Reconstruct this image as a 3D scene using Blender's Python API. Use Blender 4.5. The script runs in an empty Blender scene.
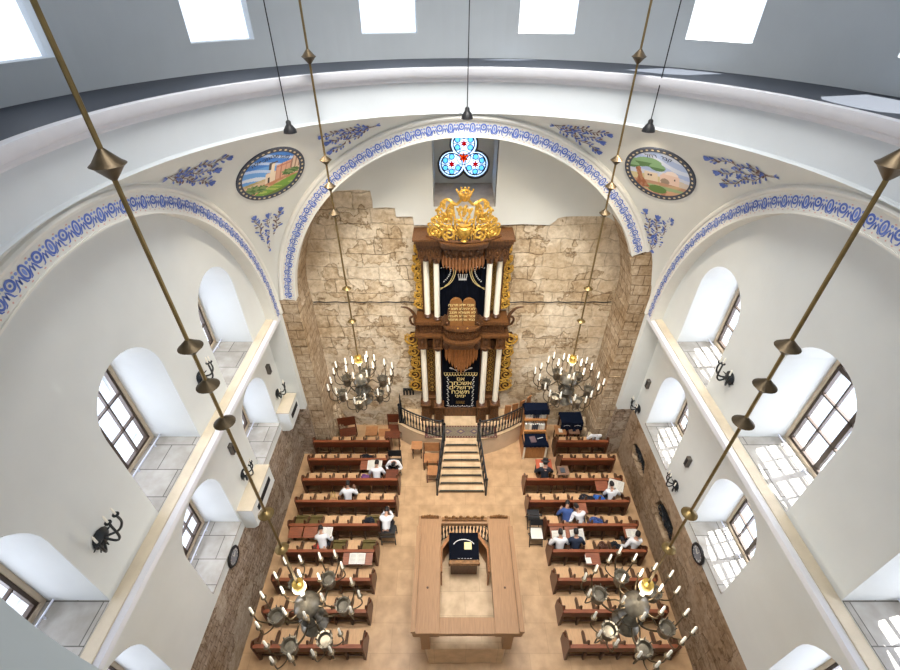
import bpy, bmesh, math, random
from mathutils import Vector, Matrix, Euler
from mathutils.geometry import tessellate_polygon
PI = math.pi
random.seed(7)
COL = bpy.context.scene.collection
CX, CY, ZS = 0.4, 5.6, 6.4          # centre of the domed bay, arch springing height
ARK = 0.38

# ------------------------------------------------------------------ materials
MATS = {}
def mat(name, color=(.8, .8, .8), rough=.6, metal=0., noise=0., nscale=6., bump=0., bscale=30., spec=.4, color2=None, stretch=(1, 1, 1), sheen=0.):
    if name in MATS: return MATS[name]
    m = bpy.data.materials.new(name); m.use_nodes = True
    nt = m.node_tree; b = nt.nodes['Principled BSDF']
    b.inputs['Roughness'].default_value = rough
    b.inputs['Metallic'].default_value = metal
    b.inputs['Specular IOR Level'].default_value = spec
    b.inputs['Base Color'].default_value = (*color, 1)
    if sheen: b.inputs['Sheen Weight'].default_value = sheen
    tc = nt.nodes.new('ShaderNodeTexCoord'); mp = nt.nodes.new('ShaderNodeMapping')
    mp.inputs['Scale'].default_value = stretch
    nt.links.new(tc.outputs['Object'], mp.inputs['Vector'])
    if noise or color2:
        n = nt.nodes.new('ShaderNodeTexNoise'); n.inputs['Scale'].default_value = nscale; n.inputs['Detail'].default_value = 6
        nt.links.new(mp.outputs[0], n.inputs['Vector'])
        r = nt.nodes.new('ShaderNodeValToRGB')
        c2 = color2 or tuple(c * (1 - noise) for c in color)
        r.color_ramp.elements[0].color = (*c2, 1); r.color_ramp.elements[1].color = (*color, 1)
        r.color_ramp.elements[0].position = .3; r.color_ramp.elements[1].position = .7
        nt.links.new(n.outputs['Fac'], r.inputs[0]); nt.links.new(r.outputs[0], b.inputs['Base Color'])
    if bump:
        n2 = nt.nodes.new('ShaderNodeTexNoise'); n2.inputs['Scale'].default_value = bscale; n2.inputs['Detail'].default_value = 4
        nt.links.new(mp.outputs[0], n2.inputs['Vector'])
        bp = nt.nodes.new('ShaderNodeBump'); bp.inputs['Strength'].default_value = bump; bp.inputs['Distance'].default_value = .02
        nt.links.new(n2.outputs['Fac'], bp.inputs['Height']); nt.links.new(bp.outputs[0], b.inputs['Normal'])
    MATS[name] = m
    return m

def stone_mat(name, axis, c1, c2, mortar, bw=.62, bh=.34, patch=None, dark=(.10, .07, .045), bump=.9, warp=.12, patch_lo=.56):
    """rubble and ashlar wall: warped courses, patches of old render, cracks"""
    m = bpy.data.materials.new(name); m.use_nodes = True
    nt = m.node_tree; N = nt.nodes.new; L = nt.links.new; b = nt.nodes['Principled BSDF']
    b.inputs['Roughness'].default_value = .9; b.inputs['Specular IOR Level'].default_value = .15
    tc = N('ShaderNodeTexCoord'); sp = N('ShaderNodeSeparateXYZ'); L(tc.outputs['Object'], sp.inputs[0])
    xy = N('ShaderNodeMath'); xy.operation = 'ADD'; L(sp.outputs[0], xy.inputs[0]); L(sp.outputs[1], xy.inputs[1])
    cb = N('ShaderNodeCombineXYZ'); L(xy.outputs[0], cb.inputs[0]); L(sp.outputs[2], cb.inputs[1])
    wn = N('ShaderNodeTexNoise'); wn.inputs['Scale'].default_value = 1.7; wn.inputs['Detail'].default_value = 5
    L(tc.outputs['Object'], wn.inputs['Vector'])
    sc = N('ShaderNodeVectorMath'); sc.operation = 'SCALE'; sc.inputs['Scale'].default_value = warp * 2
    L(wn.outputs['Color'], sc.inputs[0])
    ad = N('ShaderNodeVectorMath'); ad.operation = 'ADD'; L(cb.outputs[0], ad.inputs[0]); L(sc.outputs[0], ad.inputs[1])
    br = N('ShaderNodeTexBrick'); br.inputs['Scale'].default_value = 1
    br.inputs['Brick Width'].default_value = bw; br.inputs['Row Height'].default_value = bh
    br.inputs['Mortar Size'].default_value = .012; br.inputs['Mortar Smooth'].default_value = .5; br.inputs['Bias'].default_value = 0
    br.inputs['Color1'].default_value = (*c1, 1); br.inputs['Color2'].default_value = (*c2, 1); br.inputs['Mortar'].default_value = (*mortar, 1)
    L(ad.outputs[0], br.inputs['Vector'])
    n1 = N('ShaderNodeTexNoise'); n1.inputs['Scale'].default_value = 6.5; n1.inputs['Detail'].default_value = 10; n1.inputs['Roughness'].default_value = .7
    L(tc.outputs['Object'], n1.inputs['Vector'])
    r1 = N('ShaderNodeValToRGB'); r1.color_ramp.elements[0].position = .36; r1.color_ramp.elements[1].position = .62
    r1.color_ramp.elements[0].color = (.58, .52, .45, 1); r1.color_ramp.elements[1].color = (1, 1, 1, 1)
    L(n1.outputs['Fac'], r1.inputs[0])
    mx = N('ShaderNodeMix'); mx.data_type = 'RGBA'; mx.blend_type = 'MULTIPLY'; mx.inputs[0].default_value = 1
    L(br.outputs['Color'], mx.inputs[6]); L(r1.outputs[0], mx.inputs[7])
    # patches of render
    n2 = N('ShaderNodeTexNoise'); n2.inputs['Scale'].default_value = .75; n2.inputs['Detail'].default_value = 8; n2.inputs['Roughness'].default_value = .6
    L(tc.outputs['Object'], n2.inputs['Vector'])
    r2 = N('ShaderNodeValToRGB'); r2.color_ramp.elements[0].position = patch_lo - .06; r2.color_ramp.elements[1].position = patch_lo - .045
    L(n2.outputs['Fac'], r2.inputs[0])
    mx2 = N('ShaderNodeMix'); mx2.data_type = 'RGBA'; L(r2.outputs[0], mx2.inputs[0]); L(mx.outputs[2], mx2.inputs[6])
    pn = N('ShaderNodeMix'); pn.data_type = 'RGBA'; pn.blend_type = 'MULTIPLY'; pn.inputs[0].default_value = .7
    pm = N('ShaderNodeMix'); pm.data_type = 'RGBA'; pm.inputs[0].default_value = .28; pm.inputs[6].default_value = (*(patch or c1), 1); L(br.outputs['Color'], pm.inputs[7]); L(pm.outputs[2], pn.inputs[6]); L(r1.outputs[0], pn.inputs[7]); L(pn.outputs[2], mx2.inputs[7])
    # pits, crack edges round the patches and long cracks
    rc = N('ShaderNodeValToRGB'); e = rc.color_ramp.elements
    e[0].position = patch_lo - .064; e[0].color = (1, 1, 1, 1); e[1].position = patch_lo - .04; e[1].color = (1, 1, 1, 1)
    k = rc.color_ramp.elements.new(patch_lo - .055); k.color = (.62, .55, .46, 1)
    L(n2.outputs['Fac'], rc.inputs[0])
    vo = N('ShaderNodeTexVoronoi'); vo.feature = 'DISTANCE_TO_EDGE'; vo.inputs['Scale'].default_value = .45
    L(ad.outputs[0], vo.inputs['Vector'])
    rv = N('ShaderNodeValToRGB'); rv.color_ramp.elements[0].color = (.55, .47, .38, 1); rv.color_ramp.elements[0].position = .0
    rv.color_ramp.elements[1].color = (1, 1, 1, 1); rv.color_ramp.elements[1].position = .012
    L(vo.outputs['Distance'], rv.inputs[0])
    m3 = N('ShaderNodeMix'); m3.data_type = 'RGBA'; m3.blend_type = 'MULTIPLY'; m3.inputs[0].default_value = 1
    L(mx2.outputs[2], m3.inputs[6]); L(rc.outputs[0], m3.inputs[7])
    m4 = N('ShaderNodeMix'); m4.data_type = 'RGBA'; m4.blend_type = 'MULTIPLY'; m4.inputs[0].default_value = .25
    L(m3.outputs[2], m4.inputs[6]); L(rv.outputs[0], m4.inputs[7])
    # large soot and damp stains
    n5 = N('ShaderNodeTexNoise'); n5.inputs['Scale'].default_value = .9; n5.inputs['Detail'].default_value = 5
    mpp = N('ShaderNodeMapping'); mpp.inputs['Location'].default_value = (7, 3, 1); L(tc.outputs['Object'], mpp.inputs[0]); L(mpp.outputs[0], n5.inputs['Vector'])
    r5 = N('ShaderNodeValToRGB'); r5.color_ramp.elements[0].position = .38; r5.color_ramp.elements[1].position = .55
    r5.color_ramp.elements[0].color = (.80, .74, .66, 1); r5.color_ramp.elements[1].color = (1, 1, 1, 1)
    L(n5.outputs['Fac'], r5.inputs[0])
    m5 = N('ShaderNodeMix'); m5.data_type = 'RGBA'; m5.blend_type = 'MULTIPLY'; m5.inputs[0].default_value = 1
    L(m4.outputs[2], m5.inputs[6]); L(r5.outputs[0], m5.inputs[7]); L(m5.outputs[2], b.inputs['Base Color'])
    hs = N('ShaderNodeMath'); hs.operation = 'MULTIPLY_ADD'; hs.inputs[1].default_value = -1.1
    L(br.outputs['Fac'], hs.inputs[0]); L(n1.outputs['Fac'], hs.inputs[2])
    hh = N('ShaderNodeMath'); hh.operation = 'MULTIPLY_ADD'; hh.inputs[1].default_value = .5
    L(r2.outputs[0], hh.inputs[0]); L(hs.outputs[0], hh.inputs[2])
    bp = N('ShaderNodeBump'); bp.inputs['Strength'].default_value = bump; bp.inputs['Distance'].default_value = .05
    L(hh.outputs[0], bp.inputs['Height']); L(bp.outputs[0], b.inputs['Normal'])
    return m

def tile_mat(name, c1, c2, mortar, w, h, rough=.35, msize=.006, bump=.15, off=.5):
    m = bpy.data.materials.new(name); m.use_nodes = True
    nt = m.node_tree; N = nt.nodes.new; L = nt.links.new; b = nt.nodes['Principled BSDF']
    b.inputs['Roughness'].default_value = rough
    tc = N('ShaderNodeTexCoord'); br = N('ShaderNodeTexBrick'); br.inputs['Scale'].default_value = 1
    br.offset = off
    br.inputs['Brick Width'].default_value = w; br.inputs['Row Height'].default_value = h
    br.inputs['Mortar Size'].default_value = msize; br.inputs['Mortar Smooth'].default_value = .3
    br.inputs['Color1'].default_value = (*c1, 1); br.inputs['Color2'].default_value = (*c2, 1); br.inputs['Mortar'].default_value = (*mortar, 1)
    L(tc.outputs['Object'], br.inputs['Vector'])
    n = N('ShaderNodeTexNoise'); n.inputs['Scale'].default_value = 3; n.inputs['Detail'].default_value = 8; L(tc.outputs['Object'], n.inputs['Vector'])
    r = N('ShaderNodeValToRGB'); r.color_ramp.elements[0].position = .35; r.color_ramp.elements[1].position = .65
    r.color_ramp.elements[0].color = (.74, .72, .68, 1); r.color_ramp.elements[1].color = (1, 1, 1, 1); L(n.outputs['Fac'], r.inputs[0])
    mx = N('ShaderNodeMix'); mx.data_type = 'RGBA'; mx.blend_type = 'MULTIPLY'; mx.inputs[0].default_value = 1
    L(br.outputs['Color'], mx.inputs[6]); L(r.outputs[0], mx.inputs[7]); L(mx.outputs[2], b.inputs['Base Color'])
    bp = N('ShaderNodeBump'); bp.inputs['Strength'].default_value = bump; bp.inputs['Distance'].default_value = .01; bp.invert = True
    L(br.outputs['Fac'], bp.inputs['Height']); L(bp.outputs[0], b.inputs['Normal'])
    return m

def glass_mat(name, color, trans=.9, diff=0.):
    m = bpy.data.materials.new(name); m.use_nodes = True
    nt = m.node_tree; N = nt.nodes.new; L = nt.links.new
    nt.nodes.remove(nt.nodes['Principled BSDF']); out = nt.nodes['Material Output']
    t = N('ShaderNodeBsdfTransparent'); t.inputs[0].default_value = (*color, 1)
    g = N('ShaderNodeBsdfGlossy'); g.inputs['Roughness'].default_value = .05; g.inputs[0].default_value = (.9, .95, 1, 1)
    mx = N('ShaderNodeMixShader'); mx.inputs[0].default_value = trans
    L(g.outputs[0], mx.inputs[1]); L(t.outputs[0], mx.inputs[2]); last = mx
    if diff:
        d = N('ShaderNodeBsdfTranslucent'); d.inputs[0].default_value = (*color, 1)
        m2 = N('ShaderNodeMixShader'); m2.inputs[0].default_value = diff; L(mx.outputs[0], m2.inputs[1]); L(d.outputs[0], m2.inputs[2]); last = m2
    L(last.outputs[0], out.inputs[0])
    return m

def attr_mat(name):
    m = bpy.data.materials.new(name); m.use_nodes = True
    nt = m.node_tree; b = nt.nodes['Principled BSDF']; b.inputs['Roughness'].default_value = .8; b.inputs['Specular IOR Level'].default_value = .1
    a = nt.nodes.new('ShaderNodeVertexColor'); a.layer_name = 'Col'
    nt.links.new(a.outputs[0], b.inputs['Base Color'])
    return m

PLASTER = mat('lime_plaster', (.70, .71, .67), .85, noise=.05, nscale=1.2, bump=.12, bscale=9)
PLASTER_SIDE = mat('pale_plaster', (.665, .69, .68), .85, noise=.05, nscale=1.5, bump=.12, bscale=9)
CORNICE = mat('painted_stucco', (.68, .69, .74), .8, noise=.04)
LEDGE = mat('cream_ledge', (.64, .56, .43), .8, noise=.15, nscale=3, bump=.2)
ROLL = mat('cream_stucco', (.75, .74, .69), .8, noise=.04)
STONE_F = stone_mat('old_ashlar_front', 0, (.78, .65, .475), (.66, .535, .38), (.34, .26, .175), .92, .46, patch=(.82, .715, .56), bump=1.0, warp=.15, patch_lo=.52)
STONE_S = stone_mat('old_rubble_side', 1, (.50, .41, .33), (.40, .32, .25), (.27, .21, .16), .30, .16, patch=(.55, .47, .38), warp=.08, patch_lo=.6)
STONE_R = stone_mat('dressed_stone_right', 1, (.46, .34, .23), (.37, .27, .18), (.28, .20, .14), .9, .26, patch=(.45, .34, .24), warp=.05)
STONE_V = stone_mat('arch_stones', 0, (.62, .50, .36), (.50, .39, .27), (.24, .17, .11), .42, .32, patch=(.64, .53, .40), warp=.04, patch_lo=.68)
FLOOR = tile_mat('limestone_floor', (.55, .36, .205), (.48, .305, .168), (.40, .25, .13), 1.05, .72, .3)
PLATF = tile_mat('limestone_platform', (.62, .45, .28), (.56, .40, .24), (.42, .3, .18), .8, .6, .45)
SILL = tile_mat('marble_sill', (.43, .41, .375), (.33, .315, .285), (.10, .09, .075), .82, .60, .5, msize=.010)
WOOD_PEW = mat('mahogany', (.135, .032, .011), .35, noise=.5, nscale=7, stretch=(.6, 4, 4), spec=.5)
WOOD_RAIL = mat('mahogany_rail', (.27, .075, .027), .4, noise=.35, nscale=7, stretch=(.6, 4, 4), spec=.5)
WOOD_SEAT = mat('beech_seat', (.62, .38, .20), .45, noise=.2, nscale=7, stretch=(4, .6, 4))
OLIVE = mat('olive_seat', (.13, .095, .025), .8, noise=.3, nscale=9)
WOOD_DARK = mat('dark_walnut', (.11, .045, .02), .4, noise=.5, nscale=8, stretch=(4, 4, .6))
WOOD_ARK = mat('ark_walnut', (.15, .058, .016), .45, noise=.65, nscale=8, stretch=(4, 4, .7), bump=.3, bscale=40)
WOOD_CARV = mat('carved_walnut', (.135, .052, .015), .5, noise=.85, nscale=20, bump=1.0, bscale=24)
WOOD_BIM = mat('oak_bimah', (.33, .18, .085), .5, noise=.25, nscale=6, stretch=(6, .5, 6))
WOOD_BIMC = mat('carved_oak', (.32, .15, .05), .5, noise=.6, nscale=14, bump=.6, bscale=30)
COPPER = mat('copper_valance', (.40, .165, .055), .38, noise=.3, nscale=10, metal=.3)
GOLD = mat('gilded_wood', (.85, .50, .09), .36, metal=.55, noise=.55, nscale=16, bump=.5, bscale=30)
GOLD_D = mat('antique_gilding', (.58, .35, .08), .42, metal=.5, noise=.6, nscale=18, bump=.5, bscale=30)
GOLD_T = mat('gold_thread', (.82, .66, .30), .5, metal=.2)
SILVER_T = mat('silver_thread', (.75, .73, .70), .5)
NAVY = mat('navy_velvet', (.003, .0045, .010), .9, noise=.3, nscale=5, spec=.1)
BLUECL = mat('blue_cloth', (.004, .008, .022), .9, noise=.3, nscale=7, spec=.1)
CREAM = mat('cream_column', (.86, .80, .66), .3, noise=.04)
IRON = mat('black_iron', (.012, .016, .02), .4, metal=.3, spec=.5)
BRASS = mat('aged_brass', (.24, .165, .065), .38, metal=.75, noise=.3, nscale=9)
BRONZE = mat('bronze_disc', (.11, .08, .045), .42, metal=.6, noise=.4, nscale=9)
BRASSY = mat('bright_brass', (.55, .36, .08), .3, metal=.7)
PEWTER = mat('pewter', (.20, .18, .145), .3, metal=.75, noise=.6, nscale=9)
CANDLE = mat('candle_white', (.88, .85, .76), .5)
WAX = mat('paper_white', (.68, .66, .60), .8)
FRAME_D = mat('dark_window_wood', (.06, .04, .028), .5)
FRAME_L = mat('pale_window_wood', (.60, .49, .36), .6, noise=.15)
BLUE_P = mat('cobalt_paint', (.07, .13, .46), .8, noise=.5, nscale=9, color2=(.16, .23, .55))
BLUE_L = mat('pale_blue_paint', (.20, .29, .66), .8)
PEACH = mat('peach_paint', (.66, .42, .36), .8)
BROWN_P = mat('umber_paint', (.20, .13, .12), .8)
PAINT = attr_mat('fresco_paint')
BLACK = mat('matte_black', (.012, .012, .014), .5)
SKIN = mat('skin', (.50, .28, .19), .55)
HAIR = mat('dark_hair', (.014, .010, .009), .6)
SHIRT = mat('white_shirt', (.72, .72, .75), .8, bump=.3, bscale=12)
SUIT = mat('dark_suit', (.012, .014, .022), .8)
NAVYSH = mat('navy_shirt', (.02, .03, .06), .8)
DENIM = mat('blue_denim', (.04, .08, .24), .8)
RED = mat('red_cloth', (.50, .06, .03), .6)
PURPLE = mat('purple_cloth', (.16, .06, .18), .8)
BAGBR = mat('brown_leather', (.10, .045, .03), .5)
SLATE = mat('dark_ledge', (.05, .06, .08), .6)
GLASS = glass_mat('window_glass', (.97, .98, 1), .92)
GL_W = glass_mat('stained_pale', (.52, .62, .76), .97, .35)
GL_B = glass_mat('stained_blue', (.38, .68, .85), .97, .3)
GL_R = glass_mat('stained_red', (.55, .01, .01), .97, .3)
GL_O = glass_mat('stained_orange', (.80, .16, .01), .97, .3)

# ------------------------------------------------------------------ mesh building
class MB:
    def __init__(s): s.v = []; s.f = []; s.mi = []; s.M = Matrix.Identity(4); s.cur = 0
    def add(s, vs, fs):
        b = len(s.v); s.v += [tuple(s.M @ Vector(p)) for p in vs]
        for f in fs: s.f.append([b + i for i in f]); s.mi.append(s.cur)
    def box(s, x0, x1, y0, y1, z0, z1):
        s.add([(x0, y0, z0), (x1, y0, z0), (x1, y1, z0), (x0, y1, z0), (x0, y0, z1), (x1, y0, z1), (x1, y1, z1), (x0, y1, z1)],
              [(0, 3, 2, 1), (4, 5, 6, 7), (0, 1, 5, 4), (1, 2, 6, 5), (2, 3, 7, 6), (3, 0, 4, 7)])
    def prism(s, poly, f, d0, d1):
        """poly of 2D points, f(a,b,d)->xyz"""
        n = len(poly); vs = [f(a, b, d0) for a, b in poly] + [f(a, b, d1) for a, b in poly]
        tris = tessellate_polygon([[Vector((a, b, 0)) for a, b in poly]])
        fs = [tuple(t) for t in tris] + [tuple(i + n for i in reversed(t)) for t in tris]
        fs += [(i, (i + 1) % n, (i + 1) % n + n, i + n) for i in range(n)]
        s.add(vs, fs)
    def lathe(s, prof, c=(0, 0, 0), n=16, axis='z', sc=(1, 1)):
        vs = []; fs = []
        for r, z in prof:
            for i in range(n):
                a = 2 * PI * i / n; x, y = r * math.cos(a) * sc[0], r * math.sin(a) * sc[1]
                p = (x, y, z) if axis == 'z' else ((x, z, y) if axis == 'y' else (z, x, y))
                vs.append((c[0] + p[0], c[1] + p[1], c[2] + p[2]))
        m = len(prof)
        for j in range(m - 1):
            for i in range(n):
                fs.append((j * n + i, j * n + (i + 1) % n, (j + 1) * n + (i + 1) % n, (j + 1) * n + i))
        fs.append(tuple(reversed(range(n)))); fs.append(tuple((m - 1) * n + i for i in range(n)))
        s.add(vs, fs)
    def tube(s, pts, r, n=6, closed=False):
        pts = [Vector(p) for p in pts]; m = len(pts)
        if m < 2: return
        rs = r if isinstance(r, (list, tuple)) else [r] * m
        vs = []; up = None
        for k in range(m):
            if closed: t = pts[(k + 1) % m] - pts[k - 1]
            else: t = pts[min(k + 1, m - 1)] - pts[max(k - 1, 0)]
            if t.length < 1e-9: t = Vector((0, 0, 1))
            t.normalize()
            if up is None:
                up = Vector((0, 0, 1)) if abs(t.z) < .9 else Vector((1, 0, 0))
            a = t.cross(up)
            if a.length < 1e-6: a = t.orthogonal()
            a.normalize(); b = a.cross(t); up = b
            for i in range(n):
                q = 2 * PI * i / n
                vs.append(tuple(pts[k] + rs[k] * (math.cos(q) * a + math.sin(q) * b)))
        fs = []
        for k in range(m if closed else m - 1):
            k2 = (k + 1) % m
            for i in range(n): fs.append((k * n + i, k * n + (i + 1) % n, k2 * n + (i + 1) % n, k2 * n + i))
        if not closed: fs.append(tuple(reversed(range(n)))); fs.append(tuple((m - 1) * n + i for i in range(n)))
        s.add(vs, fs)
    def ball(s, c, r, n=10, m=7):
        rx, ry, rz = r if isinstance(r, (tuple, list)) else (r, r, r)
        vs = [(c[0], c[1], c[2] - rz)]; fs = []
        for j in range(1, m):
            a = -PI / 2 + PI * j / m
            for i in range(n):
                q = 2 * PI * i / n
                vs.append((c[0] + rx * math.cos(a) * math.cos(q), c[1] + ry * math.cos(a) * math.sin(q), c[2] + rz * math.sin(a)))
        vs.append((c[0], c[1], c[2] + rz)); T = len(vs) - 1
        for i in range(n):
            fs.append((0, 1 + (i + 1) % n, 1 + i)); fs.append((T, 1 + (m - 2) * n + i, 1 + (m - 2) * n + (i + 1) % n))
            for j in range(m - 2): fs.append((1 + j * n + i, 1 + j * n + (i + 1) % n, 1 + (j + 1) * n + (i + 1) % n, 1 + (j + 1) * n + i))
        s.add(vs, fs)
    def build(s, name, m, parent=None, smooth=False, loc=None, bevel=0):
        me = bpy.data.meshes.new(name); me.from_pydata(s.v, [], s.f)
        ms = m if isinstance(m, (list, tuple)) else [m]
        for q in ms: me.materials.append(q)
        if len(ms) > 1: me.polygons.foreach_set('material_index', s.mi)
        bm = bmesh.new(); bm.from_mesh(me); bmesh.ops.recalc_face_normals(bm, faces=bm.faces); bm.to_mesh(me); bm.free()
        if smooth:
            me.shade_smooth()
            try: me.set_sharp_from_angle(angle=math.radians(40))
            except Exception: pass
        o = bpy.data.objects.new(name, me); COL.objects.link(o)
        if parent: o.parent = parent
        if loc: o.location = loc
        if bevel:
            b = o.modifiers.new('bevel', 'BEVEL'); b.width = bevel; b.segments = 2; b.limit_method = 'ANGLE'
        return o

def tag(o, label=None, cat=None, group=None, kind=None):
    if label: o['label'] = label
    if cat: o['category'] = cat
    if group: o['group'] = group
    if kind: o['kind'] = kind
    return o
def thing(name, loc, label, cat, rz=0, group=None):
    o = bpy.data.objects.new(name, None); COL.objects.link(o); o.empty_display_size = .1
    o.location = loc; o.rotation_euler = (0, 0, rz)
    return tag(o, label, cat, group)
def copy_tree(o, parent=None):
    c = o.copy(); COL.objects.link(c)
    if parent: c.parent = parent
    for ch in list(o.children): copy_tree(ch, c)
    return c
def smooth_path(pts, k=6):
    pts = [Vector(p) for p in pts]; out = []
    for i in range(len(pts) - 1):
        p0 = pts[max(i - 1, 0)]; p1 = pts[i]; p2 = pts[i + 1]; p3 = pts[min(i + 2, len(pts) - 1)]
        for j in range(k):
            t = j / k
            out.append(.5 * ((2 * p1) + (p2 - p0) * t + (2 * p0 - 5 * p1 + 4 * p2 - p3) * t * t + (3 * p1 - p0 - 3 * p2 + p3) * t ** 3))
    out.append(pts[-1]); return out
def ribbon(mb, pts, w, F, closed=False):
    """flat painted stroke: 2D points, width, F(a,b)->xyz"""
    n = len(pts); vs = []; fs = []
    for i in range(n):
        if closed: a, b = pts[i - 1], pts[(i + 1) % n]
        else: a, b = pts[max(i - 1, 0)], pts[min(i + 1, n - 1)]
        t = Vector((b[0] - a[0], b[1] - a[1])); t = t.normalized() if t.length > 1e-9 else Vector((1, 0))
        ww = (w[i] if isinstance(w, list) else w) / 2
        vs.append(F(pts[i][0] - t.y * ww, pts[i][1] + t.x * ww)); vs.append(F(pts[i][0] + t.y * ww, pts[i][1] - t.x * ww))
    for i in range(n if closed else n - 1):
        j = (i + 1) % n; fs.append((2 * i, 2 * i + 1, 2 * j + 1, 2 * j))
    mb.add(vs, fs)
def blob(mb, cx, cy, rx, ry, ang, F, n=10):
    ca, sa = math.cos(ang), math.sin(ang)
    vs = [F(cx + rx * math.cos(q) * ca - ry * math.sin(q) * sa, cy + rx * math.cos(q) * sa + ry * math.sin(q) * ca) for q in [2 * PI * i / n for i in range(n)]]
    mb.add(vs, [tuple(range(n))])
def spiral(cx, cz, r0, r1, a0, turns, n=22):
    return [(cx + (r0 + (r1 - r0) * i / n) * math.cos(a0 + turns * 2 * PI * i / n), cz + (r0 + (r1 - r0) * i / n) * math.sin(a0 + turns * 2 * PI * i / n)) for i in range(n + 1)]
def text_mesh(s, size, F, mb, align='CENTER'):
    """lettering as mesh; Hebrew is laid out right to left. F(a,b)->xyz"""
    c = bpy.data.curves.new('t', 'FONT'); c.body = s[::-1]; c.size = size; c.align_x = align; c.resolution_u = 3; c.offset = size * .012
    o = bpy.data.objects.new('t', c); COL.objects.link(o)
    dg = bpy.context.evaluated_depsgraph_get(); me = bpy.data.meshes.new_from_object(o.evaluated_get(dg))
    mb.add([F(v.co.x, v.co.y) for v in me.vertices], [tuple(p.vertices) for p in me.polygons])
    bpy.data.objects.remove(o); bpy.data.meshes.remove(me); bpy.data.curves.remove(c)
def wall_holes(mb, outer, holes, F, d0, d1, open_back=False):
    loops = [outer] + holes
    flat = [p for l in loops for p in l]; n = len(flat)
    tris = tessellate_polygon([[Vector((a, b, 0)) for a, b in l] for l in loops])
    vs = [F(a, b, d0) for a, b in flat] + [F(a, b, d1) for a, b in flat]
    fs = [tuple(t) for t in tris] + [tuple(i + n for i in reversed(t)) for t in tris]
    k = 0
    for l in loops:
        m = len(l)
        fs += [(k + i, k + (i + 1) % m, k + (i + 1) % m + n, k + i + n) for i in range(m)]
        k += m
    mb.add(vs, fs)
def arch_poly(c, hw, z0, z1, n=16):
    """round-headed opening, apex at z1"""
    zs = z1 - hw
    return [(c - hw, z0), (c + hw, z0)] + [(c + hw * math.cos(PI * i / n), zs + hw * math.sin(PI * i / n)) for i in range(n + 1)]
# ------------------------------------------------------------------ the building
def struct(o): o['kind'] = 'structure'; return o
mb = MB(); mb.box(-6.2, 7.0, -.6, 12.6, -.2, 0); struct(mb.build('floor', FLOOR))

def arch_ann(mb, r0, r1, a0, a1, F, d0, d1, n=64):
    """ring segment of an arch, r0..r1, angles in degrees, extruded d0..d1"""
    a0, a1 = math.radians(a0), math.radians(a1); vs = []; fs = []
    for i in range(n + 1):
        a = a0 + (a1 - a0) * i / n; c, s = math.cos(a), math.sin(a)
        vs += [F(r0 * c, ZS + r0 * s, d0), F(r1 * c, ZS + r1 * s, d0), F(r1 * c, ZS + r1 * s, d1), F(r0 * c, ZS + r0 * s, d1)]
    for i in range(n):
        b = 4 * i
        for k in range(4): fs.append((b + k, b + (k + 1) % 4, b + 4 + (k + 1) % 4, b + 4 + k))
    fs += [(0, 1, 2, 3), (4 * n + 3, 4 * n + 2, 4 * n + 1, 4 * n)]
    mb.add(vs, fs)

H = 5.35
FR = lambda a, z, d: (CX + a, CY + H + d, z)           # front arch plane, d away from the room
BK = lambda a, z, d: (CX - a, CY - H - d, z)
LF = lambda a, z, d: (CX - H - d, CY + a, z)
RT = lambda a, z, d: (CX + H + d, CY - a, z)

def painted_border(F, parent, a_from, a_to):
    """scrolling cobalt border with peach dots, painted on the arch face"""
    G = lambda s, r: (lambda a: F(r * math.cos(a), ZS + r * math.sin(a), -.006))(s / 5.04)
    bl = MB(); lt = MB(); pc = MB(); per = .247; s0 = math.radians(a_from) * 5.04; s1 = math.radians(a_to) * 5.04
    n = int((s1 - s0) / per)
    for k in range(n):
        s = s0 + (k + .5) * (s1 - s0) / n
        if k % 2:
            ribbon(bl, [(s + .052 * math.cos(q), 5.065 + .088 * math.sin(q)) for q in [2 * PI * i / 14 for i in range(14)]], .030, G, True)
            blob(lt, s, 5.065, .024, .05, 0, G, 8)
        else:
            ribbon(bl, [(s + .060 * math.cos(q), 5.085 + .060 * math.sin(q)) for q in [2 * PI * i / 14 for i in range(14)]], .034, G, True)
            blob(bl, s, 5.085, .022, .022, 0, G, 8)
        for e in (-1, 1):
            pts = [(s + e * .118, 4.985), (s + e * .122, 5.03), (s + e * .10, 5.075), (s + e * .075, 5.03), (s + e * .055, 4.97), (s + e * .02, 4.955)]
            ribbon(bl, pts, [.012, .026, .030, .028, .022, .010], G)
            blob(lt, s + e * .095, 5.125, .024, .020, 0, G, 7)
        blob(pc, s, 4.925, .022, .010, 0, G, 6); blob(pc, s + per / 2, 4.94, .014, .014, 0, G, 6); blob(pc, s + per / 2, 5.165, .020, .011, 0, G, 6)
    o = bl.build('painted_scrolls', BLUE_P, parent); lt.build('painted_highlight', BLUE_L, o); pc.build('painted_dots', PEACH, o)

n_trim = 0
def arch(F, a0, a1, depth, soffit=None):
    global n_trim; n_trim += 1
    mb = MB(); arch_ann(mb, 4.86, 5.352, a0, a1, F, 0, depth)
    arch_ann(mb, 4.86, 4.89, a0, a1, F, -.02, 0)
    o = struct(mb.build('trim_%d' % n_trim, ROLL, smooth=True))
    # soft roll moulding at the outer edge
    r = MB(); pts = []
    for i in range(81):
        a = math.radians(a0 + (a1 - a0) * i / 80); pts.append(F(5.275 * math.cos(a), ZS + 5.275 * math.sin(a), .0))
    r.tube(pts, .055, 8); r.build('roll_moulding', ROLL, o, True)
    painted_border(F, o, a0 + .6, a1 - .6)
    return o
arch(FR, 22, 175.2, .25)
arch(LF, 0, 180, .30); arch(RT, 0, 180, .30); arch(BK, 0, 180, .30)

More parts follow.
